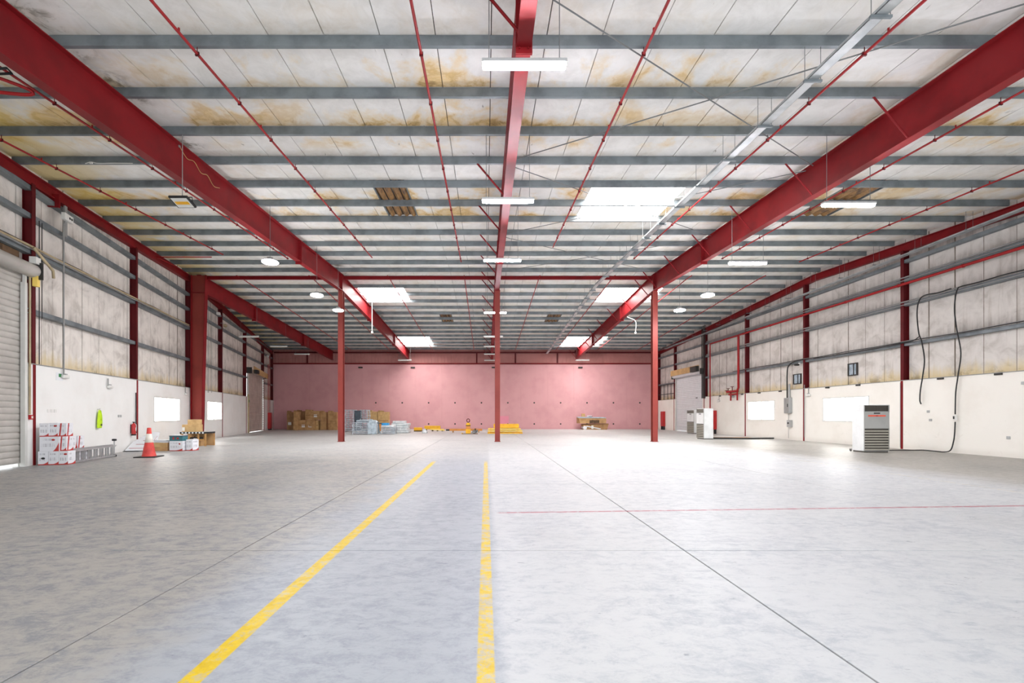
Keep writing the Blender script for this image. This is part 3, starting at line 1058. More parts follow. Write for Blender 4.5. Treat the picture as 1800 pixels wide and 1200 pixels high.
def column(X, label):
    c = thing('steel_column', label, 'column', (X, 25.5, 0))
    b = MB()
    h = zr(25.5) - 0.92
    b.box(-0.14, 0.14, -0.15, -0.135, 0.02, h)
    b.box(-0.14, 0.14, 0.135, 0.15, 0.02, h)
    b.box(-0.006, 0.006, -0.135, 0.135, 0.02, h)
    part('shaft', b, 'red_column', c)
    part('base_plate', MB().box(-0.17, 0.17, -0.19, 0.19, 0.0, 0.02), 'red_column', c)
    part('cap_stiffener', MB().box(-0.15, 0.15, -0.16, 0.16, h - 0.03, h).box(-0.12, 0.12, -0.15, -0.13, h, h + 0.90), 'red', c)
    return c


column(XL1, 'slim red steel column left of middle, in front of the cardboard boxes')
column(XC + 0.03, 'slim red steel column in the middle, in front of the yellow stack')
column(XR1, 'slim red steel column on the right, in front of the right end of pink wall')

c = thing('tapered_column', 'broad tapered red steel column standing along the left wall', 'column', (XL2, 25.5, 0))
h = zr(25.5) - 0.05
b = MB()
xa0, xb0, xa1, xb1 = -0.35, 0.20, -0.33, 0.45
def tbar(b, x0, x1, X0, X1, y0, y1, z0, z1):
    b.hexa([(x0, y0, z0), (x1, y0, z0), (x1, y1, z0), (x0, y1, z0), (X0, y0, z1), (X1, y0, z1), (X1, y1, z1), (X0, y1, z1)])
tbar(b, xa0, xb0, xa1, xb1, -0.01, 0.01, 0.02, h)
part('web', b, 'red_column', c)
b = MB()
tbar(b, xa0 - .02, xa0, xa1 - .02, xa1, -0.13, 0.13, 0.02, h)
part('outer_flange', b, 'red', c)
b = MB()
tbar(b, xb0, xb0 + .02, xb1, xb1 + .02, -0.13, 0.13, 0.02, h)
part('inner_flange', b, 'red', c)
b = MB().box(xa1, xb1, -0.12, 0.12, h - 0.98, h - 0.96)
part('stiffener', b, 'red', c)
part('base_plate', MB().box(-0.42, 0.28, -0.18, 0.18, 0, 0.02), 'red_column', c)

t = thing('tie_beam', 'long dark red ridge beam crossing the hall between the column tops', 'beam', (XL2 + 0.5, 25.5, 9.1))
b = MB()
for a, q in ((XL2 + 0.48, XL1 - 0.13), (XL1 + 0.13, XC - 0.13), (XC + 0.13, XR1 - 0.13)):
    b.box(a, q, 25.43, 25.57, 9.08, 9.10).box(a, q, 25.43, 25.57, 9.24, 9.26).box(a, q, 25.49, 25.51, 9.10, 9.24)
wpart('beam_bar', b, 'red', t)

# ------------------------------------------------------------------ pipes and trays under the roof
names = ['second', 'third']
PIPES = [(-12.3, 11.4, 21.3, 'nearest the left wall'), (-9.55, -2, 22.0, 'just left of the left rafter'), (-5.45, -2, 21.8, 'midway between left and middle rafters'),
         (-1.22, -2, 22.5, 'just left of the middle rafter'), (2.98, -2, 20.2, 'just right of the middle rafter'), (7.15, -2, 22.0, 'running beside the grey cable tray'),
         (11.4, -2, 22.0, 'just right of the right rafter'), (15.5, -2, 22.5, 'nearest the right wall')]
for x, ya, yb, where in PIPES:
    p = thing('sprinkler_pipe', 'thin red sprinkler pipe under the near roof slope, ' + where, 'pipe', (x, ya, zr(ya) - 0.1), 0, 'red sprinkler pipes under the roof')
    wpart('pipe', MB().tube([(x, ya, zr(ya) - 0.13), (x, yb, zr(yb) - 0.13)], 0.027, 8), 'red_pipe', p)
    b = MB()
    y = ya + 0.7
    for y in [q + 0.035 for q in PUR]:
        if ya < y < yb:
            b.tube([(x, y, zr(y) + 0.012), (x, y, zr(y) - 0.10)], 0.008, 5)
            b.box(x - 0.036, x + 0.036, y - 0.014, y + 0.014, zr(y) - 0.168, zr(y) - 0.095)
    wpart('hanger', b, 'red_dark', p)['kind'] = 'stuff'
    b = MB()
    for y in [ya + 1.2 + 2.96 * i for i in range(9)]:
        if y < yb:
            b.tube([(x, y, zr(y) - 0.11), (x, y, zr(y) - 0.05)], 0.018, 6)
    wpart('sprinkler_head', b, 'red_pipe', p)['kind'] = 'stuff'
for x, where in ((-13.8, 'beside the tapered column rafter'), (-9.8, 'just left of the left rafter'), (-5.45, 'midway left of middle'), (-1.2, 'just left of middle'),
                 (3.0, 'just right of middle'), (7.15, 'left of the right rafter'), (11.4, 'right of the right rafter'), (15.5, 'nearest the right wall')):
    p = thing('sprinkler_pipe', 'thin red sprinkler pipe under the far roof slope, ' + where, 'pipe', (x, 25.2, zr(25.2) - 0.2), 0, 'red sprinkler pipes under the roof')
    wpart('pipe', MB().tube([(x, 25.2, zr(25.2) - 0.13), (x, 25.8, zr(25.8) - 0.13), (x, 46.5, zr(46.5) - 0.13)], 0.027, 8), 'red_pipe', p)
    b = MB()
    for y in [q + 0.035 for q in PUR2]:
        if y < 46.5:
            b.tube([(x, y, zr(y) + 0.012), (x, y, zr(y) - 0.10)], 0.008, 5)
    wpart('hanger', b, 'red_dark', p)['kind'] = 'stuff'
# short red feed pipes
p = thing('feed_pipe', 'short red pipe crossing under the roof near the left wall', 'pipe', (-15.2, 21.6, 8.95))
p1 = G(275, 437)
y = 21.6
wpart('pipe', MB().tube([((275 - CX) / F * y, y, zr(y) - 0.16), ((372 - CX) / F * y, y, zr(y) - 0.16)], 0.025, 8), 'red_pipe', p)
wpart('drop', MB().tube([((275 - CX) / F * y, y, zr(y) - 0.16), ((275 - CX) / F * y - .1, y + 1.6, zr(y + 1.6) - 0.2)], 0.02, 8), 'red_pipe', p)
p = thing('corner_feed_pipe', 'bent red pipe with clamp beneath the left rafter at the frame edge', 'pipe', (-9.2, 8.6, 7.4))
wpart('pipe', MB().tube(smooth_path([(-9.9, 8.2, 7.95), (-9.0, 8.8, 7.86), (-8.9, 8.9, 7.76), (-9.6, 8.75, 7.72), (-10.6, 8.7, 7.72)], 4), 0.032, 8), 'red_pipe', p)
wpart('clamp', MB().tube([(-9.7, 8.6, 8.0), (-9.05, 8.6, 8.05), (-8.95, 8.6, 7.95), (-9.7, 8.6, 7.92)], 0.022, 6), 'black', p)

t = thing('cable_tray', 'galvanised cable tray hung under the roof right of the middle rafter', 'cable tray', (6.17, 5.0, 7.5))
OFF = -0.62
def tray_run(a, c):
    b = MB()
    for p, q in zip((4.0, YR), (YR, 46.0)):
        for x0, x1, d0, d1 in ((6.07, 6.27, 0, 0.012), (6.07, 6.082, 0, 0.06), (6.258, 6.27, 0, 0.06)):
            b.hexa([(x0, p, zr(p) + OFF + d0), (x1, p, zr(p) + OFF + d0), (x1, q, zr(q) + OFF + d0), (x0, q, zr(q) + OFF + d0),
                    (x0, p, zr(p) + OFF + d1), (x1, p, zr(p) + OFF + d1), (x1, q, zr(q) + OFF + d1), (x0, q, zr(q) + OFF + d1)])
    return b
wpart('tray', tray_run(0, 0), 'galv_light', t)
for y in [7.08 + 1.48 * i for i in range(12)] + PUR2[:13]:
    zt = zr(y) + 0.02
    for x in (6.02, 6.32):
        wpart('hanger_rod', MB().tube([(x, y + 0.03, zt), (x, y + 0.03, zr(y) + OFF - 0.03)], 0.006, 5), 'wire', t)
    wpart('bracket', MB().box(6.0, 6.34, y + 0.01, y + 0.05, zr(y) + OFF - 0.045, zr(y) + OFF - 0.004), 'galv', t)
b = MB().tube([(6.12, 4.0, zr(4) + OFF + .035), (6.12, YR, zr(YR) + OFF + .035), (6.12, 46, zr(46) + OFF + .035)], 0.02, 6)
wpart('cable', b, 'black', t)

t = thing('cable_tray', 'narrow grey cable tray hung along the top of the right wall', 'cable tray', WR(13, 0.35, 8.45))
b = MB()
b.wbox(WR, 12.5, 45, 0.25, 0.45, 8.44, 8.452).wbox(WR, 12.5, 45, 0.25, 0.26, 8.44, 8.50).wbox(WR, 12.5, 45, 0.44, 0.45, 8.44, 8.50)
# follow the falling roof behind the ridge
v2 = []
for q in b.v:
    v2.append((q[0], q[1], q[2] - (max(0, q[1] - 36) * 0.05)))
b.v = v2
wpart('tray', b, 'galv_light', t)
for i in range(16):
    y = 13.0 + i * 2.0
    zz = 8.43 - max(0, y - 36) * 0.05
    for d in (0.22, 0.48):
        wpart('hanger_rod', MB().tube([WR(y, d, zr(y) + 0.2), WR(y, d, zz)], 0.006, 5), 'wire', t)
    wpart('bracket', MB().wbox(WR, y - 0.02, y + 0.02, 0.18, 0.52, zz - 0.03, zz), 'galv', t)

# red fire main on the right wall
t = thing('fire_main', 'red fire main pipe along the right wall with a valve set on its drop', 'pipe', WR(13, 0.25, 7.2))
D = 0.16
wpart('main_pipe', MB().tube([WR(12.5, D, 7.2), WR(36.6, D, 7.2)], 0.058, 12), 'red_pipe', t)
y1_ = RW(1298, 600, D)[0]
wpart('riser', MB().tube([WR(y1_, D, 7.2), WR(y1_, D, 3.45), WR(y1_ + 0.12, D, 3.25)], 0.075, 12), 'red_pipe', t)
wpart('thin_drop', MB().tube([WR(36.6, D, 7.2), WR(36.6, D, 0.2)], 0.045, 10), 'red_pipe', t)
b = MB()
for y in (14.8, 17.4, 20.1, 23, 26.2, 29, 32, 34.5):
    wpart('coupling', MB().tube([WR(y - .03, D, 7.2), WR(y + .03, D, 7.2)], 0.075, 12), 'red_pipe', t)
wpart('valve_header', MB().tube([WR(y1_ + .1, D, 3.22), WR(y1_ + 1.5, D, 3.22)], 0.085, 12), 'red_pipe', t)
wpart('valve_header', MB().tube([WR(y1_ + .1, D + .02, 3.0), WR(y1_ + 1.2, D + .02, 3.0)], 0.06, 10), 'red_pipe', t)
for dy, zb in ((0.15, 2.55), (1.0, 2.55)):
    wpart('outlet', MB().tube([WR(y1_ + dy, D, 3.25), WR(y1_ + dy, D, zb)], 0.055, 10), 'red_pipe', t)
for dy, dz in ((0.8, 0.25), (1.35, 0.15), (1.6, 0.0)):
    b = MB().tube([WR(y1_ + dy, D, 3.22), WR(y1_ + dy, D, 3.30 + dz)], 0.03, 8)
    b.tube([WR(y1_ + dy, D, 3.30 + dz), WR(y1_ + dy, D, 3.33 + dz)], 0.12, 14)
    wpart('handwheel', b, 'red_dark', t)

# ------------------------------------------------------------------ lamps
def strip(X, Y, z, label, lit, L=1.3):
    t = thing('strip_light', label, 'lamp', (X, Y, z), 0, 'hanging strip lights')
    b = MB().bbox(-L / 2 - 0.01, L / 2 + 0.01, -0.075, 0.075, -0.012, 0.045, 0.01, 2)
    part('housing', b, 'plastic_grey', t)
    b = MB().bbox(-L / 2, L / 2, -0.055, 0.055, -0.07, -0.002, 0.025, 3)
    part('diffuser', b, 'lamp' if lit else 'lamp_off', t)
    zt = zr(Y) - z + 0.02
    for sx in (-0.55, 0.55):
        part('suspension_wire', MB().tube([(sx, 0, 0.05), (sx, 0, zt)], 0.007, 5), 'wire', t)
        part('end_clip', MB().box(sx - 0.02, sx + 0.02, -0.06, 0.06, 0.02, 0.055), 'plastic_grey', t)
    return t


for X, Y, z, w in ((0.60, 7.11, 6.98, 'the largest and nearest, near the top of the view'), (0.56, 11.55, 6.95, 'second from the top along the middle rafter'),
                   (0.58, 15.99, 6.95, 'third from the top along the middle rafter'), (0.55, 26.6, 7.5, 'just behind the middle column'),
                   (9.2, 11.55, 6.85, 'larger one under the right rafter'), (9.2, 15.99, 6.85, 'smaller one under the right rafter')):
    strip(X, Y, z, 'lit white strip light on wires, ' + w, True)
for X, Y, w in ((0.5, 30.72, 'first behind the middle column'), (0.5, 35.16, 'second behind the middle column'), (0.5, 39.6, 'third behind the middle column'),
                (0.5, 44.04, 'last before the pink wall in the middle row'), (-16.0, 30.72, 'nearest in the row by the left wall'), (-16.0, 35.16, 'second in the row by the left wall'),
                (-16.0, 39.6, 'farthest in the row by the left wall'), (-7.85, 44.04, 'far left of the middle, before the pink wall'), (9.35, 44.04, 'far right of the middle, before the pink wall')):
    strip(X, Y, 6.8, 'unlit white strip light on wires, ' + w, False)


def highbay(X, Y, z, label, m):
    t = thing('high_bay_lamp', label, 'lamp', (X, Y, z), 0, 'round high bay lamps')
    part('lens', MB().lathe([(0.001, -0.075), (0.20, -0.07), (0.265, -0.045), (0.275, -0.02), (0.26, 0.0)], 24), m, t)
    part('heat_sink', MB().lathe([(0.26, 0.0), (0.25, 0.04), (0.12, 0.07), (0.10, 0.14), (0.001, 0.15)], 24), 'plastic_grey', t)
    part('suspension_wire', MB().tube([(0, 0, 0.14), (0, 0, zr(Y) - z + 0.2 if False else zr(Y) - z + 0.02)], 0.008, 5), 'wire', t)


for X, Y, w, m in ((-7.6, 16.0, 'brightest, below the left rafter', 'lamp_bay'), (-7.6, 20.44, 'second one, left of the left column', 'lamp_bay'),
                   (-7.6, 23.4, 'hidden partly by the left column', 'lamp_dim'), (9.98, 20.44, 'right of the right column, upper', 'lamp_bay'),
                   (9.98, 23.4, 'right of the right column, lower', 'lamp_bay')):
    highbay(X, Y + 0.03, 6.9, 'round high bay lamp on a wire, ' + w, m)

t = thing('flood_light', 'square black flood light with yellow chip hanging left of the left rafter', 'lamp', (-7.7, 11.55, 6.88))
mt = Matrix.Rotation(R(-15), 4, 'X')
part('housing', MB().bbox(-0.24, 0.24, -0.20, 0.20, 0.0, 0.06, 0.012, 1, 0, mt), 'black', t)
part('lens', MB().box(-0.20, 0.20, -0.165, 0.165, -0.006, 0.001, 0, mt), 'plastic_white', t)
part('chip', MB().box(-0.17, 0.17, -0.05, 0.05, -0.012, -0.005, 0, mt), 'yellow', t)
part('bracket', MB().tube([(-0.25, 0, 0.03), (-0.25, 0, 0.14), (0.25, 0, 0.14), (0.25, 0, 0.03)], 0.012, 6), 'black', t)
part('suspension_wire', MB().tube([(0, 0, 0.14), (0, 0, zr(11.55) - 6.88 + 0.02)], 0.01, 5), 'conduit', t)

# dangling white drops at the back
for px, py0, py1, Y, lab in ((654, 533, 584, 31.0, 'white conduit drop hanging behind the left column'), (1117, 530, 585, 31.0, 'curved white conduit drop hanging beside the right rafter')):
    x = (px - CX) / F * Y
    z1_ = H + (CY - py1) * Y / F
    t = thing('conduit_drop', lab, 'conduit', (x, Y, z1_))
    zt = zr(Y) + 0.2
    sx = 0.25 if px < 900 else -0.65
    part('pipe', MB().tube(smooth_path([(sx if px > 900 else 0, 0, zt - z1_ + .005), (sx if px > 900 else 0, 0, 1.2), (0, 0, 0.8), (0, 0, 0.05)], 5), 0.03, 8), 'plastic_white', t)
    part('socket', MB().bbox(-0.07, 0.07, -0.05, 0.05, -0.06, 0.06, 0.01, 1), 'plastic_white', t)

# ------------------------------------------------------------------ wall fittings, left
def left_box(name, label, cat, px0, px1, py0, py1, depth, mat, d0=0.0):
    a, c = LW(px0, py0, d0), LW(px1, py0, d0)
    m = LW((px0 + px1) / 2, py0, d0), LW((px0 + px1) / 2, py1, d0)
    t = thing(name, label, cat, WL((a[0] + c[0]) / 2, d0, m[1][2]), TL)
    w, h_ = c[0] - a[0], m[0][2] - m[1][2]
    return t, w, h_


t, w, h_ = left_box('emergency_light', 'white twin-eye emergency light on a post high on left wall', 'emergency light', 107, 122, 377, 389, .1, '', 0.05)
part('case', MB().bbox(0, 0.12, -w / 2, w / 2, 0, h_, 0.015, 2), 'plastic_white', t)
for dy in (0.02, 0.12):
    part('eye', MB().lathe([(0.001, 0.012), (0.035, 0.01), (0.04, 0)], 12, (0, 0, 0), 0, Matrix.Translation((0.12, dy, h_ * 0.5)) @ Matrix.Rotation(R(90), 4, 'Y')), 'black', t)
part('bracket', MB().box(-0.02, 0.03, -0.06, 0.06, -0.5, 0.5), 'conduit', t)

for px, py, lab in ((112, 662, 'small white bulkhead light below the left conduit drop by the green sign'), (191, 680, 'white oval bulkhead light above the yellow vest'),
                    (326, 693, 'white bulkhead light beside the tapered column'), (358, 706, 'tiny bulkhead light above the farther left window')):
    p = LW(px, py, 0.0)
    t = thing('bulkhead_light', lab, 'wall lamp', WL(p[0], 0.0, p[2]), TL)
    part('lens', MB().bbox(0.0, 0.1, -0.16, 0.16, -0.05, 0.06, 0.03, 2), 'plastic_white', t)
    part('cap', MB().box(0, 0.08, -0.05, 0.05, 0.06, 0.1), 'plastic_grey', t)
p = LW(104.5, 662, 0)
t = thing('exit_notice', 'white notice with green square high on the white plaster', 'sign', WL(p[0], 0.002, p[2]), TL)
part('sheet', MB().box(0, 0.006, -0.17, 0.17, -0.12, 0.13), 'paper', t)
part('green_mark', MB().box(0.006, 0.009, -0.05, 0.09, -0.01, 0.10), 'green', t)
p = LW(53, 733, 0.02)
t = thing('call_point', 'small red fire call point on white pier beside the front shutter', 'alarm', WL(p[0], 0.0, p[2]), TL)
part('body', MB().bbox(0, 0.07, -0.055, 0.055, -0.07, 0.07, 0.01, 1), 'ext_red', t)
part('cover', MB().box(0.07, 0.076, -0.03, 0.03, -0.035, 0.035), 'plastic_white', t)
for px, py, lab in ((91, 722, 'row of three grey sockets above the white cartons'), (212, 731, 'pair of small grey sockets right of the yellow vest')):
    p = LW(px, py, 0)
    t = thing('wall_sockets', lab, 'socket', WL(p[0], 0, p[2]), TL)
    for i in range(3 if px < 100 else 2):
        part('socket_plate', MB().bbox(0, 0.012, -0.22 + i * 0.16, -0.10 + i * 0.16, -0.05, 0.05, 0.004, 1), 'plastic_grey' if px > 100 else 'plastic_white', t)
# hi-vis vest hanging on the plaster
p = LW(171, 752, 0.0)
t = thing('hi_vis_vest', 'fluorescent yellow-green safety vest hanging on the white left wall', 'vest', WL(p[0], 0.03, p[2]), TL)
bm_ = MB()
rows, cols = 14, 10
hh = LW(171, 720, 0)[2] - p[2]
v = []
for side in (1, -1):
    for i in range(rows + 1):
        u = i / rows
        wd = 0.13 + 0.025 * math.sin(u * 5.0) - (0.07 * max(0, u - 0.75) / 0.25)
        for j in range(cols + 1):
            q = j / cols * 2 - 1
            dpt = 0.05 * (1 - q * q) ** 0.5 + 0.018 * math.sin(q * 9 + u * 4) * (1 - abs(q))
            v.append((0.03 + side * dpt * (1 if side > 0 else 0.25), q * wd + 0.03 * math.sin(u * 3), hh * u - (0.05 * (1 - q * q) if i == rows else 0)))
nn = (rows + 1) * (cols + 1)
fs = []
for k in (0, nn):
    for i in range(rows):
        for j in range(cols):
            a = k + i * (cols + 1) + j
            fs.append((a, a + 1, a + cols + 2, a + cols + 1))
bm_.add(v, fs, 0, True)
part('cloth', bm_, 'vest', t)
part('pocket_trim', MB().box(0.085, 0.094, -0.01, 0.07, 0.08, 0.15).box(0.085, 0.093, 0.02, 0.035, 0.16, 0.34), 'vest_trim', t)
part('hook', MB().tube([(-0.03, 0, hh + .02), (0.05, 0, hh + .02), (0.06, 0, hh + .05)], 0.008, 6), 'conduit', t)


def extinguisher(W, s, z, lab, rz, sgn):
    t = thing('fire_extinguisher', lab, 'extinguisher', W(s, 0.11, z), rz)
    part('cylinder', MB().lathe([(0.001, 0), (0.078, 0.0), (0.082, 0.03), (0.082, 0.42), (0.07, 0.47), (0.03, 0.50), (0.028, 0.53), (0.001, 0.53)], 18), 'ext_red', t)
    part('valve', MB().box(-0.02, 0.02, -0.03, 0.03, 0.52, 0.56).box(-0.015, 0.015, -0.10, 0.06, 0.56, 0.58), 'black', t)
    part('hose', MB().tube(smooth_path([(0, 0.05, 0.55), (0.06, 0.11, 0.48), (0.08, 0.09, 0.25), (0.07, 0.06, 0.1)], 4), 0.012, 6), 'black', t)
    part('foot_ring', MB().lathe([(0.084, 0), (0.086, 0.05), (0.082, 0.06)], 18), 'black', t)
    part('label_plate', MB().box(0.079, 0.086, -0.03, 0.03, 0.2, 0.34), 'tape', t)
    part('wall_bracket', MB().box(-0.11, -0.07, -0.03, 0.03, 0.1, 0.46), 'black', t)


p = LW(234.5, 766, 0.1)
extinguisher(WL, p[0], p[2] + 0.02, 'red fire extinguisher on the left wall behind the traffic cone', TL, 1)
p = LW(472, 752, 0.0)
t = thing('hose_cabinet', 'tall red fire hose cabinet at the far end of the left wall', 'cabinet', WL(p[0], 0, 0.12), TL)
part('body', MB().bbox(0, 0.25, -0.45, 0.45, 0, 1.62, 0.02, 1), 'ext_red', t)
part('door', MB().box(0.25, 0.27, -0.41, 0.41, 0.05, 1.57), 'ext_red', t)
part('foot', MB().box(0.02, 0.22, -0.4, -0.34, -0.12, 0).box(0.02, 0.22, 0.34, 0.4, -0.12, 0), 'black', t)
for y, lab in ((36.2, 'narrow red fire cabinet on right wall beside the air conditioners'), (46.2, 'narrow red fire cabinet just behind the right column')):
    t = thing('hose_cabinet', lab, 'cabinet', WR(y, 0, 0.35))
    part('body', MB().bbox(-0.22, 0, -0.35, 0.35, 0, 1.5, 0.02, 1), 'ext_red', t)
    part('door', MB().box(-0.235, -0.22, -0.31, 0.31, 0.05, 1.45), 'ext_red', t)
    part('foot', MB().box(-0.2, -0.02, -0.3, -0.25, -0.35, 0).box(-0.2, -0.02, 0.25, 0.3, -0.35, 0), 'black', t)
# cameras / spotlights by the tapered column
for px, py, lab in ((381, 551, 'white twin spot lamp high between the left wall posts'), (393, 572, 'brass coloured spot lamp on the post behind the tapered column'), (469, 626, 'small white box lamp at far left wall end')):
    p = LW(px, py, 0.1)
    t = thing('spot_lamp', lab, 'wall lamp', WL(p[0], 0.1, p[2]), TL)
    part('head', MB().bbox(0, 0.2, -0.13, 0.13, -0.09, 0.09, 0.03, 2), 'tan_conduit' if px == 393 else 'plastic_white', t)
    part('bracket', MB().tube([(0.05, 0, 0.08), (-0.1, 0, 0.16), (-0.2, 0, 0.16)], 0.015, 6), 'conduit', t)
p = LW(355, 722, 0)
t = thing('socket_box', 'grey socket box on conduit beside the farther left window', 'socket', WL(p[0], 0, p[2]), TL)
part('box', MB().bbox(0, 0.09, -0.12, 0.12, -0.16, 0.16, 0.012, 1), 'plastic_grey', t)
part('lid', MB().box(0.09, 0.1, -0.08, 0.08, -0.12, 0.12), 'conduit', t)

# ------------------------------------------------------------------ wall fittings, right
p, q = RW(1388, 699, 0), RW(1388, 726, 0)
t = thing('switch_cabinet', 'tall grey electrical switch cabinet on the right wall between windows', 'cabinet', WR(p[0], 0, q[2]))
hh = p[2] - q[2]
part('case', MB().bbox(-0.2, 0, -0.24, 0.24, 0, hh, 0.015, 1), 'plastic_grey', t)
part('door', MB().box(-0.215, -0.2, -0.20, 0.20, 0.04, hh - 0.04), 'conduit', t)
part('handle', MB().box(-0.24, -0.215, -0.15, -0.12, hh * 0.4, hh * 0.6), 'black', t)
zc = p[2]
pts = [WR(p[0] + 0.1, 0.08, zc), WR(p[0] + 0.1, 0.08, 4.0), WR(p[0] + 0.0, 0.06, 4.45), WR(p[0] - 0.5, 0.04, 4.66), WR(p[0] - 1.2, 0.04, 4.7)]
part('feed_cable', MB(), 'black', t) if False else wpart('feed_cable', MB().tube(smooth_path(pts, 5), 0.035, 8), 'black', t)
wpart('feed_conduit', MB().tube([WR(p[0] - 0.08, 0.08, zc), WR(p[0] - 0.08, 0.08, 3.35)], 0.06, 8), 'plastic_grey', t)
p = RW(1390, 744.5, 0)
t = thing('isolator_box', 'small cream isolator box below the grey switch cabinet', 'switch', WR(p[0], 0, p[2] - 0.2))
part('case', MB().bbox(-0.14, 0, -0.17, 0.17, 0, 0.42, 0.015, 1), 'ac_front', t)
part('switch', MB().box(-0.19, -0.14, -0.04, 0.04, 0.2, 0.28), 'black', t)
p = RW(1406, 641, 0)
t = thing('security_camera', 'small dark camera on the right wall post above the cut opening', 'camera', WR(p[0], 0.0, p[2]))
part('body', MB().bbox(-0.3, -0.06, -0.06, 0.06, -0.05, 0.05, 0.015, 1), 'dark', t)
part('mount', MB().box(-0.06, 0.0, -0.05, 0.05, -0.02, 0.12), 'plastic_white', t)
for px, py, lab in ((1422, 694, 'white bulkhead light on right wall near the grey switch cabinet'), (1264, 704, 'white bulkhead light on right wall near the fire valves'), (1289, 697, 'dark bulkhead light under the fire valves')):
    p = RW(px, py, 0.0)
    t = thing('bulkhead_light', lab, 'wall lamp', WR(p[0], 0.0, p[2]))
    part('lens', MB().bbox(-0.1, 0, -0.17, 0.17, -0.07, 0.05, 0.03, 2), 'plastic_white' if px != 1289 else 'plastic_grey', t)
    part('cap', MB().box(-0.08, 0, -0.05, 0.05, 0.05, 0.1), 'plastic_grey', t)
for px, py, lab in ((1632, 723, 'small faded socket plate below the loose cable end'), (1636, 738, 'pair of faded socket plates in the middle of right plaster'), (1773, 769, 'grey socket near the floor at the right edge'), (1799, 673, 'grey box at the right edge near plaster top')):
    p = RW(px, py, 0)
    t = thing('wall_socket', lab, 'socket', WR(p[0], 0, p[2]))
    part('plate', MB().bbox(-0.02, 0, -0.06, 0.06, -0.05, 0.05, 0.005, 1), 'plastic_grey', t)

# black cables
def wall_cable(name, pxs, r, label, d=0.09):
    pts = []
    for px, py in pxs:
        s = RW(px, py, d)
        pts.append(WR(s[0], d, max(s[2], r)))
    t = thing(name, label, 'cable', pts[-1])
    wpart('sheath', MB().tube(smooth_path(pts, 6), r, 8), 'black', t)
    return t, pts


wall_cable('power_cable', [(1800, 474), (1760, 484), (1720, 496), (1690, 503), (1683, 508), (1679, 525), (1678, 548), (1682, 580), (1689, 620), (1684, 660), (1680, 690), (1679, 728)], 0.021,
           'thick black cable dropping down the right wall into the white connector', 0.10)
p = RW(1679, 734, 0.10)
t = thing('cable_connector', 'white plug connector joining two black cables on right wall', 'connector', WR(p[0], 0.10, p[2]))
part('body', MB().bbox(-0.05, 0.05, -0.06, 0.06, -0.10, 0.10, 0.02, 1), 'plastic_white', t)
part('lever', MB().box(-0.07, -0.05, -0.02, 0.02, -0.05, 0.06), 'black', t)
a = [(1679, 741), (1678, 762), (1676, 776)]
pts = []
for px, py in a:
    s = RW(px, py, 0.10)
    pts.append(WR(s[0], 0.10, s[2]))
for px, zz, dd in ((1671, 0.12, 0.13), (1660, 0.03, 0.18), (1645, 0.03, 0.15), (1625, 0.03, 0.12)):
    yy = RW(px, 790, dd)[0]
    pts.append(WR(yy, dd, zz))
pts += [(18.1, 19.0, 0.03), (17.6, 18.95, 0.03), (17.0, 19.0, 0.03), (16.16, 18.9, 0.03)]
t = thing('power_cable', 'black cable running along the floor to the large front air conditioner', 'cable', (pts[-1][0], pts[-1][1], 0))
wpart('sheath', MB().tube(smooth_path(pts, 6), 0.021, 8), 'black', t)
wall_cable('power_cable', [(1672, 507), (1650, 514), (1625, 519), (1615, 530), (1612, 552), (1615, 585), (1620, 600), (1625, 632), (1622, 660), (1618, 685), (1617, 703), (1619, 710)], 0.023,
           'thick black cable with a loose end above the large air conditioner', 0.13)
wall_cable('power_cable', [(1615, 592), (1606, 598), (1590, 602), (1560, 608), (1530, 614), (1480, 622), (1430, 630)], 0.02,
           'black cable lying along the lowest rail of the right wall', 0.06)

# floor trench cover with pipes by the right wall
g0, g1 = G(1252, 771), G(1372, 772)
t = thing('floor_pipes', 'low dark pipes and cables on the floor along right wall behind the air conditioners', 'pipe', (14.2, 28.5, 0))
pts = [(13.9, 28.6, 0.05), (15.2, 28.2, 0.05), (16.4, 28.0, 0.05), (17.2, 28.2, 0.05), (17.9, 28.3, 0.05)]
wpart('pipe', MB().tube(smooth_path(pts, 4), 0.05, 8), 'dark', t)
wpart('pipe', MB().tube(smooth_path([(q[0], q[1] + 0.18, 0.04) for q in pts], 4), 0.04, 8), 'rusty', t)
wpart('cover_plate', MB().box(14.2, 16.9, 28.7, 29.5, 0.0, 0.06), 'cardboard_dark', t)

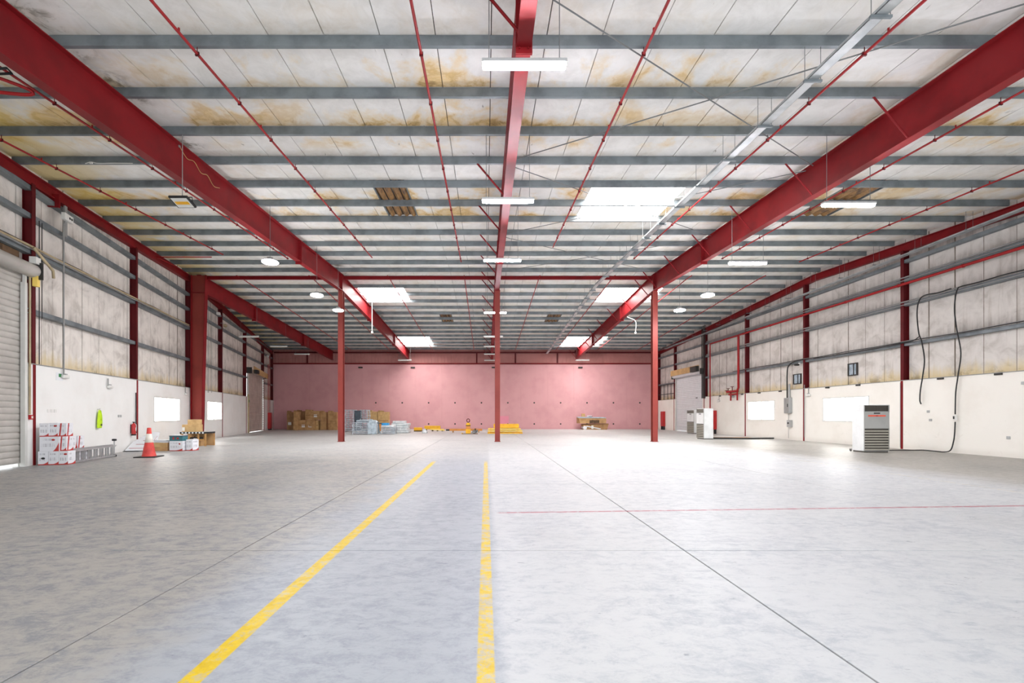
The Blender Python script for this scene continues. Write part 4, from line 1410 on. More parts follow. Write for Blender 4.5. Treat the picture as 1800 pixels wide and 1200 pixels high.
# ------------------------------------------------------------------ air conditioners (front faces local -y)
def aircon(loc, rz, w, d, h, label, sticker, topdark):
    t = thing('floor_air_conditioner', label, 'air conditioner', loc, rz, 'floor-standing air conditioners')
    part('cabinet', MB().bbox(-w / 2, w / 2, -d / 2 + 0.03, d / 2, 0.05, h, 0.012, 2), 'ac_white', t)
    part('plinth', MB().box(-w / 2 + 0.02, w / 2 - 0.02, -d / 2 + 0.04, d / 2 - 0.02, 0, 0.05), 'ac_slot', t)
    f = -d / 2
    # upper outlet
    z1, z0 = h - 0.03, h - 0.27
    part('outlet_recess', MB().box(-w / 2 + 0.03, w / 2 - 0.03, f + 0.02, f + 0.03, z0, z1), 'ac_slot', t)
    for i in range(5):
        z = z0 + 0.02 + i * 0.045
        part('outlet_slat', MB().box(-w / 2 + 0.03, w / 2 - 0.03, f - 0.002, f + 0.022, z, z + 0.012), 'ac_slot' if topdark else 'ac_slat', t)
    for i in range(3):
        x = -w / 2 + 0.06 + i * (w - 0.12) / 2
        part('outlet_vane', MB().box(x - 0.004, x + 0.004, f + 0.004, f + 0.02, z0, z1), 'ac_slot', t)
    # middle panel
    zm = h * 0.50
    part('front_panel', MB().bbox(-w / 2 + 0.01, w / 2 - 0.01, f, f + 0.035, zm, z0 - 0.01, 0.006, 1), 'ac_front' if sticker else 'ac_white', t)
    part('control_panel', MB().bbox(-0.12, 0.13, f - 0.008, f + 0.002, z0 - 0.095, z0 - 0.05, 0.004, 1), 'black', t)
    if sticker:
        s = part('sticker', MB().box(-w / 2 + 0.15, w / 2 - 0.15, f - 0.003, f, z0 - 0.205, z0 - 0.145), 'sticker', t)
        part('sticker_mark', MB().box(-0.04, 0.05, f - 0.0045, f - 0.003, z0 - 0.19, z0 - 0.16), 'print_red', s)
    # lower intake louvers
    part('intake_recess', MB().box(-w / 2 + 0.02, w / 2 - 0.02, f + 0.024, f + 0.034, 0.07, zm - 0.005), 'ac_slot', t)
    for i in range(8):
        z = 0.09 + i * (zm - 0.11) / 8
        b = MB()
        b.hexa([(-w / 2 + 0.012, f - 0.004, z), (w / 2 - 0.012, f - 0.004, z), (w / 2 - 0.012, f + 0.026, z + 0.02), (-w / 2 + 0.012, f + 0.026, z + 0.02),
                (-w / 2 + 0.012, f - 0.004, z + 0.05), (w / 2 - 0.012, f - 0.004, z + 0.05), (w / 2 - 0.012, f + 0.026, z + 0.055), (-w / 2 + 0.012, f + 0.026, z + 0.055)])
        part('intake_slat', b, 'ac_slat', t)
    for sx in (-1, 1):
        part('corner_trim', MB().box(sx * (w / 2 - 0.006) - 0.008, sx * (w / 2 - 0.006) + 0.008, f - 0.002, f + 0.03, 0.06, h - 0.01), 'ac_front', t)
    return t


aircon((15.62, 18.18 + 0.30, 0), 0, 1.0, 0.60, 1.91, 'large white air conditioner with orange-red sticker, standing alone on the right', True, True)
aircon((13.66, 28.40, 0), R(-90), 0.95, 0.60, 1.90, 'white air conditioner turned sideways, nearer of the far pair', False, False)
aircon((16.9, 37.0, 0), R(-82), 0.95, 0.60, 1.90, 'white air conditioner standing behind the nearer of the far pair', False, False)
t = thing('castor', 'small dark castor lying at the back corner of the large air conditioner', 'castor', (15.17, 18.92, 0.0))
part('wheel', MB().lathe([(0.001, -0.02), (0.035, -0.02), (0.04, 0), (0.035, 0.02), (0.001, 0.02)], 14, (0, 0, 0), 0, Matrix.Translation((0, 0, 0.04)) @ Matrix.Rotation(R(90), 4, 'X')), 'black', t)
part('fork', MB().box(-0.03, 0.03, -0.03, -0.024, 0.03, 0.1).box(-0.03, 0.03, 0.024, 0.03, 0.03, 0.1), 'conduit', t)

# ------------------------------------------------------------------ white cartons by the front shutter
def d_at(px, s):
    k = (px - CX) / F
    ox, oy = LO[0] + LD[0] * s, LO[1] + LD[1] * s
    return (k * oy - ox) / (LN[0] - k * LN[1])


def carton(s0, d0, d1, z0, z1, dep, label, mat='carton', emblem=True, grp='white printed cartons by the shutter'):
    w = d1 - d0 - 0.006
    t = thing('carton', label, 'carton', WL(s0 + dep / 2, (d0 + d1) / 2, z0), TL, grp)
    h_ = z1 - z0 - 0.002
    part('box', MB().bbox(-w / 2, w / 2, -dep / 2, dep / 2, 0, h_, 0.004, 1), mat, t)
    part('flap_tape', MB().box(-w / 2 + 0.01, w / 2 - 0.01, -0.025, 0.025, h_ - 0.001, h_ + 0.0015), 'tape', t)
    if emblem:
        c = MB().lathe([(0.001, 0.002), (0.038, 0.002), (0.038, 0.0)], 14, (0, 0, 0), 0, Matrix.Translation((w * 0.2, -dep / 2, h_ * 0.78)) @ Matrix.Rotation(R(90), 4, 'X') @ Matrix.Diagonal((1.2, 0.75, 1, 1)))
        part('emblem', c, 'print_red', t)
    return t


def cpx(s0, a, c_, z0, z1, dep, label, mat, emblem=False):
    return carton(s0, d_at(a, s0), d_at(c_, s0), z0, z1, dep, label, mat, emblem)


s0 = 13.97
t = cpx(s0, 66.3, 85, 0, 0.41, 0.40, 'white carton in the bottom row, leftmost, with a dark round hole', 'carton')
part('hand_hole', MB().lathe([(0.001, 0.002), (0.04, 0.002), (0.04, 0)], 14, (0, 0, 0), 0, Matrix.Translation((0.0, -0.2, 0.2)) @ Matrix.Rotation(R(90), 4, 'X') @ Matrix.Diagonal((1.3, 0.8, 1, 1))), 'black', t)
cpx(s0, 85, 103.5, 0, 0.41, 0.40, 'white carton in the bottom row, second from left, low red wave', 'carton')
cpx(s0, 103.5, 120, 0, 0.41, 0.36, 'white carton in the bottom row at the ladder end, with round emblem', 'carton', True)
cpx(s0, 69, 104, 0.41, 0.85, 0.40, 'broad white carton in the middle row with a high red wave', 'carton_wave', True)
cpx(14.02, 104, 117, 0.41, 0.85, 0.34, 'white carton in the middle row with a red upright band', 'carton_band')
carton(14.42, 0.16, 0.66, 0, 0.41, 0.33, 'white carton on the floor just behind the ladder start', 'carton')
carton(14.79, 0.16, 0.66, 0, 0.41, 0.35, 'white carton on the floor behind the ladder, middle of three', 'carton_wave', False)
carton(15.17, 0.16, 0.66, 0, 0.40, 0.34, 'white carton on the floor farthest back behind the ladder', 'carton')
carton(14.42, 0.18, 0.70, 0.41, 0.84, 0.34, 'white carton in the middle row behind the red-banded one', 'carton_wave', False)
carton(14.80, 0.18, 0.70, 0.41, 0.83, 0.35, 'white carton at the right end of the middle row', 'carton_band', False)
cpx(s0 + 0.04, 69, 86, 0.85, 1.25, 0.36, 'white carton in the top row, leftmost, red corner', 'carton')
cpx(s0 + 0.06, 86, 102, 0.85, 1.26, 0.36, 'white carton in the top row, middle one', 'carton', True)
cpx(14.06, 102.3, 117, 0.85, 1.25, 0.32, 'white carton in the top row, rightmost, with red square', 'carton_band')

# ladder lying on its side
t = thing('step_ladder', 'grey aluminium ladder lying on its side beside the white cartons', 'ladder', WL(14.3, 0.74, 0), TL)
Lr = 2.42
for dx, z in ((0.0, 0.015), (0.0, 0.40), (0.09, 0.015), (0.09, 0.36)):
    part('rail', MB().box(dx, dx + 0.03, 0, Lr, z, z + 0.05), 'alu', t)
for i in range(14):
    y = 0.08 + i * 0.172
    part('rung', MB().box(0.0, 0.028, y, y + 0.035, 0.065, 0.40), 'alu', t)
    if i % 2 == 0:
        part('rung', MB().box(0.095, 0.118, y + 0.08, y + 0.105, 0.065, 0.36), 'alu', t)
part('end_bar', MB().tube([(0.06, Lr + 0.02, 0.04), (0.06, Lr + 0.02, 0.60)], 0.022, 8), 'alu', t)
for z in (0.035, 0.60):
    part('rubber_foot', MB().bbox(0.0, 0.12, Lr - 0.02, Lr + 0.07, z - 0.035, z + 0.035, 0.01, 1), 'black', t)
part('end_hook', MB().tube([(0.06, Lr, 0.40), (0.06, Lr + 0.18, 0.40)], 0.012, 6), 'alu', t)

# traffic cone
g = G(262, 803)
t = thing('traffic_cone', 'orange-red traffic cone with a white band on the grey floor', 'cone', (g[0], g[1], 0), R(12))
part('base', MB().bbox(-0.34, 0.34, -0.34, 0.34, 0, 0.035, 0.012, 2), 'black', t)
part('body', MB().lathe([(0.225, 0.035), (0.215, 0.06), (0.20, 0.10), (0.17, 0.28), (0.125, 0.52)], 24), 'cone', t)
part('white_band', MB().lathe([(0.125, 0.52), (0.128, 0.522), (0.082, 0.83), (0.079, 0.83)], 24), 'cone_band', t)
part('tip', MB().lathe([(0.079, 0.83), (0.062, 1.02), (0.055, 1.04), (0.03, 1.045)], 24), 'cone', t)

# flattened white cartons leaning on the wall
for i in range(6):
    s = 19.15 + 0.13 * i
    t = thing('flattened_carton', ['lowest flattened white carton in the sloping heap left of cone', 'second flattened white carton from the bottom of the sloping heap',
                                   'third flattened white carton up in the sloping heap', 'fourth flattened white carton up in the sloping heap',
                                   'fifth flattened white carton up in the sloping heap, red edge', 'topmost flattened white carton of the heap against the wall'][i],
              'carton', WL(s, 0.03 + 0.02 * i, 0.025 + 0.07 * i), TL, 'flattened cartons behind the cone')
    mt = Matrix.Rotation(R(26), 4, 'X')
    wv = 0.92 - 0.05 * i
    part('sheet', MB().bbox(0.02 + 0.05 * i, wv, 0.0, 0.80, 0.0, 0.02, 0.004, 1, 0, mt), 'paper', t)
    part('red_edge', MB().box(0.04 + 0.05 * i, wv - 0.02, 0.02, 0.05, 0.02, 0.022, 0, mt) if i % 2 else MB().box(wv - 0.06, wv - 0.02, 0.02, 0.6, 0.02, 0.022, 0, mt), 'print_red', t)
t = thing('dark_sheet', 'black folded sheet under the heap of flattened white cartons', 'sheet', WL(19.06, 0.02, 0), TL)
part('sheet', MB().bbox(0.0, 0.55, 0.0, 0.6, 0, 0.018, 0.006, 1), 'black', t)

# open cardboard box with papers
def box_at(pxl, pxr, yb, yt, dep, name, label, cat, mat, grp=None, rz=0.0, z0=0.0, yrow=None, mk=None):
    gy = F * H / (yb - CY) if yrow is None else yrow
    xa, xb = (pxl - CX) / F * gy, (pxr - CX) / F * gy
    h_ = (yb - yt) * gy / F
    t = thing(name, label, cat, ((xa + xb) / 2, gy + dep / 2, z0), rz, grp)
    return t, xb - xa, h_


t, w, h_ = box_at(270, 294, 792.5, 778, 0.45, 'open_box', 'brown cardboard box with papers on top, right of the cone', 'box', '')
part('box', MB().bbox(-w / 2, w / 2, -0.22, 0.22, 0, h_, 0.006, 1), 'cardboard', t)
part('front_flap', MB().hexa([(-w / 2, -0.225, h_ * .5), (w / 2, -0.225, h_ * .5), (w / 2, -0.22, h_ * .5), (-w / 2, -0.22, h_ * .5),
                              (-w / 2 - .01, -0.235, h_), (w / 2 + .01, -0.235, h_), (w / 2, -0.22, h_), (-w / 2, -0.22, h_)]), 'cardboard_pale', t)
ww, hb = w, h_
lx, ly, lz = t.location
t = thing('paper_bundle', 'white printed papers lying on the brown box right of the cone', 'paper', (lx, ly, h_))
for i in range(4):
    mt = Matrix.Rotation(R(random.uniform(-9, 9)), 4, 'Z')
    part('sheet', MB().box(-ww / 2 - 0.02, ww / 2 - 0.03 * i, -0.2, 0.2, 0.002 + i * 0.028, 0.026 + i * 0.028, 0, mt), 'paper', t)

t, w, h_ = box_at(297.5, 321, 792.5, 775, 0.40, 'carton', 'white carton with red wave under the teal crate', 'carton', '', 'white cartons near the pallet')
part('box', MB().bbox(-w / 2, w / 2, -0.2, 0.2, 0, h_, 0.005, 1), 'carton', t)
part('emblem', MB().lathe([(0.001, 0.002), (0.035, 0.002), (0.035, 0)], 14, (0, 0, 0), 0, Matrix.Translation((w * 0.27, -0.2, h_ * 0.72)) @ Matrix.Rotation(R(90), 4, 'X')), 'print_red', t)
lx, ly, lz = t.location
hb = h_
t, w, h_ = box_at(319, 327, 791, 772, 0.40, 'carton', 'white carton behind the teal crate carton, only its side showing', 'carton', '', 'white cartons near the pallet')
t.location = (lx + 0.46, ly + 0.15, 0)
part('box', MB().bbox(-0.14, 0.14, -0.2, 0.2, 0, 0.47, 0.005, 1), 'carton', t)
t = thing('tool_crate', 'teal plastic crate with red tools standing on a white carton', 'crate', (lx - 0.02, ly, hb + 0.002))
w = 0.54
part('tub', MB().box(-w / 2, w / 2, -0.17, -0.155, 0, 0.2).box(-w / 2, w / 2, 0.155, 0.17, 0, 0.2).box(-w / 2, -w / 2 + 0.015, -0.155, 0.155, 0, 0.2).box(w / 2 - 0.015, w / 2, -0.155, 0.155, 0, 0.2).box(-w / 2, w / 2, -0.155, 0.155, 0, 0.012), 'teal', t)
part('rim', MB().box(-w / 2 - 0.012, w / 2 + 0.012, -0.182, -0.165, 0.19, 0.225).box(-w / 2 - 0.012, w / 2 + 0.012, 0.165, 0.182, 0.19, 0.225).box(-w / 2 - .012, -w / 2 + .005, -.165, .165, .19, .225).box(w / 2 - .005, w / 2 + .012, -.165, .165, .19, .225), 'slate', t)
part('latch', MB().bbox(-0.13, -0.07, -0.195, -0.165, 0.06, 0.16, 0.01, 1).bbox(0.04, 0.12, -0.195, -0.165, 0.07, 0.15, 0.01, 1), 'print_red', t)
part('contents', MB().bbox(-0.22, 0.05, -0.14, 0.14, 0.012, 0.25, 0.02, 1).bbox(0.07, 0.24, -0.12, 0.12, 0.012, 0.23, 0.02, 1), 'foam', t)

# pallet stand with dark and white bars, boxes on top
t, w, h_ = box_at(316, 361, 784, 759, 0.8, 'timber_pallet', 'brown timber pallet frame with dark and white bars by the tapered column', 'pallet', '')
for x in (-w / 2 + 0.03, -w * 0.18, w * 0.2, w / 2 - 0.03):
    part('post', MB().box(x - 0.03, x + 0.03, -0.38, -0.32, 0, h_ - 0.08), 'wood', t)
    part('post', MB().box(x - 0.03, x + 0.03, 0.32, 0.38, 0, h_ - 0.08), 'wood', t)
part('rail', MB().box(-w * 0.2, w / 2, -0.40, -0.38, h_ * 0.40, h_ * 0.40 + 0.07), 'wood', t)
part('brace', MB().hexa([(-w * 0.42, -0.41, h_ - .1), (-w * 0.37, -0.41, h_ - .1), (-w * 0.37, -0.385, h_ - .1), (-w * 0.42, -0.385, h_ - .1)][::1] +
                        [(-w * 0.30, -0.41, 0.02), (-w * 0.25, -0.41, 0.02), (-w * 0.25, -0.385, 0.02), (-w * 0.30, -0.385, 0.02)]), 'wood', t)
nb = 15
for i in range(nb):
    x0 = -w / 2 + w * i / nb
    part('deck_bar', MB().box(x0 + .002, x0 + w / nb - .002, -0.4, 0.4, h_ - 0.08, h_), 'black' if i % 2 == 0 else 'foam', t)
part('inner_board', MB().box(-w * 0.48, w * 0.48, 0.30, 0.32, 0.0, h_ - 0.09), 'cardboard', t)
px_, py_, hp = t.location.x, t.location.y, h_
wp = w
t = thing('carton_under_pallet', 'brown carton with white label inside the timber pallet frame', 'carton', (px_ + 0.02, py_ - 0.05, 0))
part('box', MB().bbox(-0.25, 0.28, -0.24, 0.22, 0, 0.28, 0.006, 1), 'cardboard', t)
part('label_sheet', MB().box(0.10, 0.22, -0.243, -0.24, 0.06, 0.22), 'tape', t)
t = thing('tool_bag', 'black and white tool bag lying inside the timber pallet frame', 'bag', (px_ - 0.02, py_ - 0.08, 0.282))
part('bag', MB().bbox(-0.25, 0.27, -0.14, 0.14, 0, 0.14, 0.04, 2), 'dark', t)
part('pocket', MB().bbox(-0.05, 0.12, -0.155, -0.13, 0.02, 0.09, 0.01, 1), 'foam', t)
part('handle', MB().tube(smooth_path([(-0.1, 0, 0.13), (-0.06, 0, 0.2), (0.06, 0, 0.2), (0.1, 0, 0.13)], 4), 0.012, 6), 'black', t)
t = thing('carton_on_pallet', 'brown cardboard carton standing on the dark and white pallet bars', 'carton', (px_ - wp / 2 + 0.36, py_, hp + 0.001))
part('box', MB().bbox(-0.36, 0.34, -0.25, 0.25, 0, 0.35, 0.006, 1), 'cardboard_pale', t)
part('label_sheet', MB().box(-0.34, -0.22, -0.253, -0.25, 0.04, 0.22), 'tape', t)
t = thing('small_carton', 'small pale carton topmost on the pile by the tapered column', 'carton', (px_ - wp / 2 + 0.47, py_, hp + 0.353))
part('box', MB().bbox(-0.23, 0.23, -0.2, 0.2, 0, 0.24, 0.006, 1), 'cardboard_pale', t)
part('flap_tape', MB().box(-0.22, 0.22, -0.025, 0.025, 0.2385, 0.2425), 'tape', t)

# ------------------------------------------------------------------ goods along the pink wall
def cbox(pxl, pxr, yb, yt, dep, label, mat, tag_px=None, lean=0.0, Y=None, z0=0.0, flap=True):
    gy = Y if Y else F * H / (yb - CY)
    xa, xb = (pxl - CX) / F * gy, (pxr - CX) / F * gy
    ztop = H + (CY - yt) * gy / F
    t = thing('cardboard_box', label, 'box', ((xa + xb) / 2, gy + dep / 2, z0), 0, 'cardboard boxes at the pink wall')
    w, h_ = xb - xa, ztop - z0
    j = [random.uniform(-0.03, 0.03) for _ in range(8)]
    b = MB()
    b.hexa([(-w / 2, -dep / 2, 0), (w / 2, -dep / 2, 0), (w / 2, dep / 2, 0), (-w / 2, dep / 2, 0),
            (-w / 2 + lean + j[0], -dep / 2 + j[1], h_ + j[2]), (w / 2 + lean + j[3], -dep / 2 + j[4], h_ + j[5]), (w / 2 + lean, dep / 2, h_), (-w / 2 + lean, dep / 2, h_ + j[6])])
    part('box', b, mat, t)
    part('tape_strip', MB().box(-w / 2 + 0.02, w / 2 - 0.02, -dep / 2 - 0.012, -dep / 2 - 0.002, h_ * 0.5 - 0.03, h_ * 0.5 + 0.03), 'cardboard_dark', t)
    if flap:
        part('flap', MB().hexa([(-w / 2 + lean, -dep / 2, h_ - .03), (0 + lean, -dep / 2, h_ - .03), (lean, 0, h_ - .03), (-w / 2 + lean, 0, h_ - .03),
                                (-w / 2 + lean + .05, -dep / 2 - .06, h_ + 0.14), (lean + .02, -dep / 2 - 0.03, h_ + 0.10), (lean, -.03, h_ + .1), (-w / 2 + lean + .04, 0, h_ + .14)]), mat, t)
    if tag_px:
        part('label_sheet', MB().box(tag_px * w - 0.16, tag_px * w + 0.16, -dep / 2 - 0.008, -dep / 2 - 0.002, h_ * 0.28, h_ * 0.28 + 0.28), 'tape', t)
    return t


cbox(504.5, 515, 755.5, 724, 0.8, 'tall brown box, leftmost at the pink wall, two white labels', 'cardboard_dark', -0.05)
cbox(515.2, 522, 756, 723.5, 0.8, 'tall narrow brown box, second from left at pink wall', 'cardboard', None, 0.05)
cbox(521.5, 536, 752.5, 722.5, 0.6, 'tall dark brown box behind the low labelled one', 'cardboard_dark', None, 0, 46.9)
cbox(525, 538, 755.8, 738.5, 0.8, 'low brown box with white label, left of two low ones', 'cardboard', 0.12, 0, None, 0, False)
cbox(538.5, 553, 755.8, 737.5, 0.8, 'low brown box with white label, under the wide box', 'cardboard', -0.05, 0, None, 0, False)
cbox(554.2, 559.5, 755.6, 739, 0.7, 'narrow low brown box right of the low labelled pair', 'cardboard_pale', None, 0, None, 0, False)
t = cbox(536.5, 560.5, 755.8, 722, 0.75, 'wide brown box lying on top of the low boxes', 'cardboard', 0.25, 0, 44.95, 1.03)
cbox(562.5, 573.5, 755.5, 724, 0.8, 'tall open brown box left of two tall ones', 'cardboard', None, 0.03)
cbox(577, 592, 755.7, 724, 0.8, 'tall brown box just left of the left column', 'cardboard', None, -0.02)
cbox(647, 663, 754.3, 723, 0.6, 'tall tan box right of the left column, left of two', 'cardboard_pale', None, -0.03, 46.6)
cbox(664, 683, 754.3, 723.5, 0.6, 'tall tan box right of the left column, right of two', 'cardboard_pale', None, 0.02, 46.7)


def metal_frame(w, d, name, label, grp, loc, mats=('frame_grey',), rz=0.0, hh=0.16):
    t = thing(name, label, 'frame', loc, rz, grp)
    b = MB()
    r_ = 0.035
    b.box(-w / 2, w / 2, -d / 2, -d / 2 + 2 * r_, hh - 0.09, hh - 0.02).box(-w / 2, w / 2, d / 2 - 2 * r_, d / 2, hh - 0.09, hh - 0.02)
    part('rails', b, mats[0], t)
    b = MB()
    for i in range(5):
        x = -w / 2 + 0.03 + i * (w - 0.06) / 4
        b.box(x - 0.025, x + 0.025, -d / 2 + 2 * r_, d / 2 - 2 * r_, hh - 0.085, hh - 0.03)
    part('cross_bars', b, mats[0], t)
    b = MB()
    for sx in (-1, 1):
        for sy in (-1, 1):
            b.box(sx * (w / 2 - 0.05) - 0.03, sx * (w / 2 - 0.05) + 0.03, sy * (d / 2 - 0.035) - 0.03, sy * (d / 2 - 0.035) + 0.03, 0, hh - 0.005)
    part('feet', b, mats[0], t)
    return t


def dup(root, loc, label=None):
    r = root.copy()
    COL.objects.link(r)
    r.location = loc
    if label:
        r['label'] = label
    for ch in root.children:
        c_ = ch.copy()
        COL.objects.link(c_)
        c_.parent = r
    return r


ORD = ['lowest', 'second', 'third', 'fourth', 'fifth', 'sixth', 'seventh', 'eighth', 'ninth', 'tenth', 'eleventh', 'twelfth']


def frame_stack(pxl, pxr, Y, n, hh, d, label, grp):
    xa, xb = (pxl - CX) / F * Y, (pxr - CX) / F * Y
    o = None
    for i in range(n):
        loc = ((xa + xb) / 2 + random.uniform(-.03, .03), Y + d / 2 + random.uniform(-.03, .03), i * hh)
        if o is None:
            o = metal_frame(xb - xa, d, 'metal_frame', ORD[0] + label, grp, loc, hh=hh)
        else:
            dup(o, loc, (ORD[i] + label) if i < n - 1 else 'topmost' + label)
    return (xa + xb) / 2, n * hh


frame_stack(605.5, 622, 41.0, 12, 0.165, 1.0, ' grey metal frame up the tall stack just right of the left column', 'frames in the tall left stack')
frame_stack(633, 646, 41.2, 12, 0.165, 1.0, ' grey metal frame up the tall stack right of the dark sheets', 'frames in the tall right stack')
t = thing('dark_sheet_stack', 'dark blue-grey sheets standing between the two tall metal frame stacks', 'sheets', ((627.5 - CX) / F * 41, 41.2, 0))
for i in range(4):
    part('sheet', MB().bbox(-0.29, 0.29, i * 0.12, i * 0.12 + 0.1, 0, 1.9 - 0.02 * i, 0.01, 1), 'slate', t)
cx_, hz = frame_stack(619, 648, 35.3, 6, 0.155, 1.1, ' grey metal frame up the low stack beside the plastic wrap', 'frames in the low wrapped stack')
t = thing('plastic_wrap', 'crumpled pale plastic wrap on and beside the low metal frame stack', 'plastic wrap', (cx_ + 0.6, 35.6, 0))
v, fs = [], []
nn, mm = 10, 6
for i in range(nn + 1):
    for j in range(mm + 1):
        x = -0.15 + 0.65 * i / nn
        prof = [0.02, 0.5, 0.95, 1.15, 1.12, 0.6, 0.05][j]
        yy = [-0.42, -0.38, -0.3, 0.0, 0.4, 0.6, 0.68][j]
        v.append((x + random.uniform(-.03, .03), yy + random.uniform(-.04, .04), max(0.004, prof * (1 - 0.12 * (i / nn) ** 2) + random.uniform(-.05, .05))))
for i in range(nn):
    for j in range(mm):
        a = i * (mm + 1) + j
        fs.append((a, a + 1, a + mm + 2, a + mm + 1))
t.location.x = (651.5 - CX) / F * 35.4
bw = MB().add(v, fs, 0, True)
part('film', bw, 'wrap_grey', t)
part('film_base', MB().bbox(-0.1, 0.45, -0.3, 0.5, 0.0, 0.85, 0.12, 2), 'foam', t)
t = thing('wrapped_top_frames', 'pale wrapped bundle lying on top of the low metal frame stack', 'bundle', (cx_ + 0.1, 35.9, hz + 0.01))
part('bundle', MB().bbox(-0.5, 0.5, -0.4, 0.4, 0, 0.16, 0.06, 2), 'wrap_grey', t)
cx_, hz = frame_stack(669, 694, 35.6, 4, 0.13, 1.0, ' zinc frame up the small stack under the blue film', 'frames in the small stack')
t = thing('blue_film_pack', 'white pack with blue film on the small zinc frame stack', 'pack', (cx_ - 0.05, 36.1, hz + 0.01))
part('pack', MB().bbox(-0.5, 0.5, -0.4, 0.4, 0, 0.16, 0.05, 2), 'foam', t)
part('blue_film', MB().bbox(-0.48, 0.05, -0.38, 0.3, 0.10, 0.34, 0.07, 2), 'blue', t)
o = None
Y = 38.0
xa, xb = (687 - CX) / F * Y, (717 - CX) / F * Y
for i in range(5):
    lab = ['lowest white wrapped panel of the broad white stack', 'second white wrapped panel up in the broad white stack', 'third white wrapped panel up in the broad white stack',
           'fourth white wrapped panel up in the broad white stack', 'topmost white wrapped panel of the broad white stack'][i]
    w = (xb - xa) * (1 if i < 4 else 0.7)
    t = thing('wrapped_bundle', lab, 'panel', ((xa + xb) / 2 + random.uniform(-.05, .05) - (0.1 if i == 4 else 0), Y + 0.6, i * 0.2), R(random.uniform(-3, 3)), 'white wrapped panels in the broad stack')
    part('panel', MB().bbox(-w / 2, w / 2, -0.55, 0.55, 0.004, 0.196, 0.045, 2), 'foam', t)
    part('strap', MB().box(-0.3, -0.26, -0.556, 0.556, 0.0, 0.2), 'wrap_grey', t)
t = thing('orange_board_box', 'small orange box with dark lid between the metal frame stacks', 'box', ((665.5 - CX) / F * 40, 40.2, 0))
part('box', MB().bbox(-0.26, 0.26, -0.2, 0.2, 0.0, 0.72, 0.01, 1), 'orange', t)
part('lid', MB().bbox(-0.28, 0.28, -0.22, 0.22, 0.72, 0.80, 0.01, 1), 'slate', t)
t = thing('rag_heap', 'small heap of pale rags on the floor between the frame stacks', 'rags', ((662.5 - CX) / F * 36.8, 36.9, 0))
part('rag', MB().bbox(-0.22, 0.16, -0.2, 0.2, 0.0, 0.16, 0.06, 2), 'cardboard_pale', t)
part('dark_rag', MB().bbox(0.0, 0.25, -0.22, 0.1, 0.0, 0.10, 0.04, 2), 'rusty', t)


# yellow things
def at(px, Y):
    return (px - CX) / F * Y


Y = 41.0
t = thing('yellow_block', 'yellow block with dark base, leftmost yellow item on the far floor', 'block', (at(734, Y), Y + 0.3, 0))
part('block', MB().bbox(-0.34, 0.34, -0.3, 0.3, 0.09, 0.36, 0.03, 2), 'yellow', t)
part('base', MB().box(-0.34, 0.34, -0.3, 0.3, 0, 0.09), 'rusty', t)
t = thing('yellow_beam', 'long yellow beam on feet left of the yellow hoist', 'beam', (at(762, 42), 42.2, 0))
part('beam', MB().bbox(-0.85, 0.62, -0.2, 0.2, 0.16, 0.50, 0.04, 2), 'yellow', t)
part('skirt', MB().hexa([(-0.3, -.24, .12), (1.05, -.24, .04), (1.05, .2, .04), (-.3, .2, .12), (-0.3, -.22, .22), (.9, -.22, .2), (.9, .2, .2), (-.3, .2, .22)]), 'yellow_pale', t)
for x in (-0.7, -0.1, 0.35, 0.8):
    part('foot', MB().box(x - 0.06, x + 0.06, -0.22, -0.06, 0, 0.16).box(x - .06, x + .06, .05, .2, 0, .16), 'dark', t)
Y = 37.6
t = thing('pale_bag', 'small pale blue plastic bag on the floor before the yellow block', 'bag', (at(746.5, Y), Y + 0.1, 0))
part('bag', MB().lathe([(0.001, 0.0), (0.22, 0.0), (0.24, 0.08), (0.17, 0.2), (0.06, 0.30), (0.08, 0.36)], 12), 'foam', t)
part('tie', MB().lathe([(0.062, 0.28), (0.075, 0.30), (0.062, 0.32)], 10), 'blue', t)
Y = 36.5
t = thing('yellow_hoist', 'yellow chain hoist standing with a dark lifting ring on top', 'hoist', (at(823, Y), Y, 0))
part('base', MB().bbox(-0.19, 0.19, -0.2, 0.2, 0.0, 0.36, 0.03, 2), 'yellow', t)
part('gearbox', MB().bbox(-0.17, 0.17, -0.17, 0.17, 0.36, 0.62, 0.04, 2), 'orange', t)
part('motor', MB().lathe([(0.001, 0.62), (0.17, 0.62), (0.18, 0.66), (0.18, 0.76), (0.14, 0.84), (0.05, 0.88), (0.001, 0.88)], 16), 'yellow', t)
part('bands', MB().lathe([(0.185, 0.60), (0.19, 0.62), (0.19, 0.66), (0.185, 0.68)], 16), 'rusty', t)
ring = [(0.12 * math.cos(a), 0, 1.05 + 0.14 * math.sin(a)) for a in [2 * math.pi * i / 14 for i in range(15)]]
part('lifting_ring', MB().tube(ring, 0.03, 8, 0, False), 'red_dark', t)
part('ring_neck', MB().tube([(0, 0, 0.86), (0, 0, 0.94)], 0.04, 8), 'dark', t)
t = thing('yellow_rail', 'long thin yellow rail with black tip lying behind the hoist', 'rail', (at(820, 39), 39.0, 0))
part('rail', MB().box(-1.45, 1.35, -0.08, 0.08, 0.14, 0.32), 'orange', t)
part('black_tip', MB().box(-1.75, -1.45, -0.07, 0.07, 0.14, 0.27), 'black', t)
part('support', MB().box(-1.2, -1.1, -0.15, 0.15, 0, 0.14).box(1.0, 1.1, -0.15, 0.15, 0, 0.14), 'wood', t)
t = thing('chain_coil', 'grey coil of chain lying beside the yellow hoist', 'chain', (at(834, Y), Y - 0.05, 0))
for k in range(3):
    part('loop', MB().tube([(0.20 * math.cos(a) + .04 * k, 0.15 * math.sin(a), 0.04 + 0.09 * k + 0.08 * abs(math.cos(a))) for a in [2 * math.pi * i / 12 for i in range(13)]], 0.035, 6, 0, False), 'galv', t)
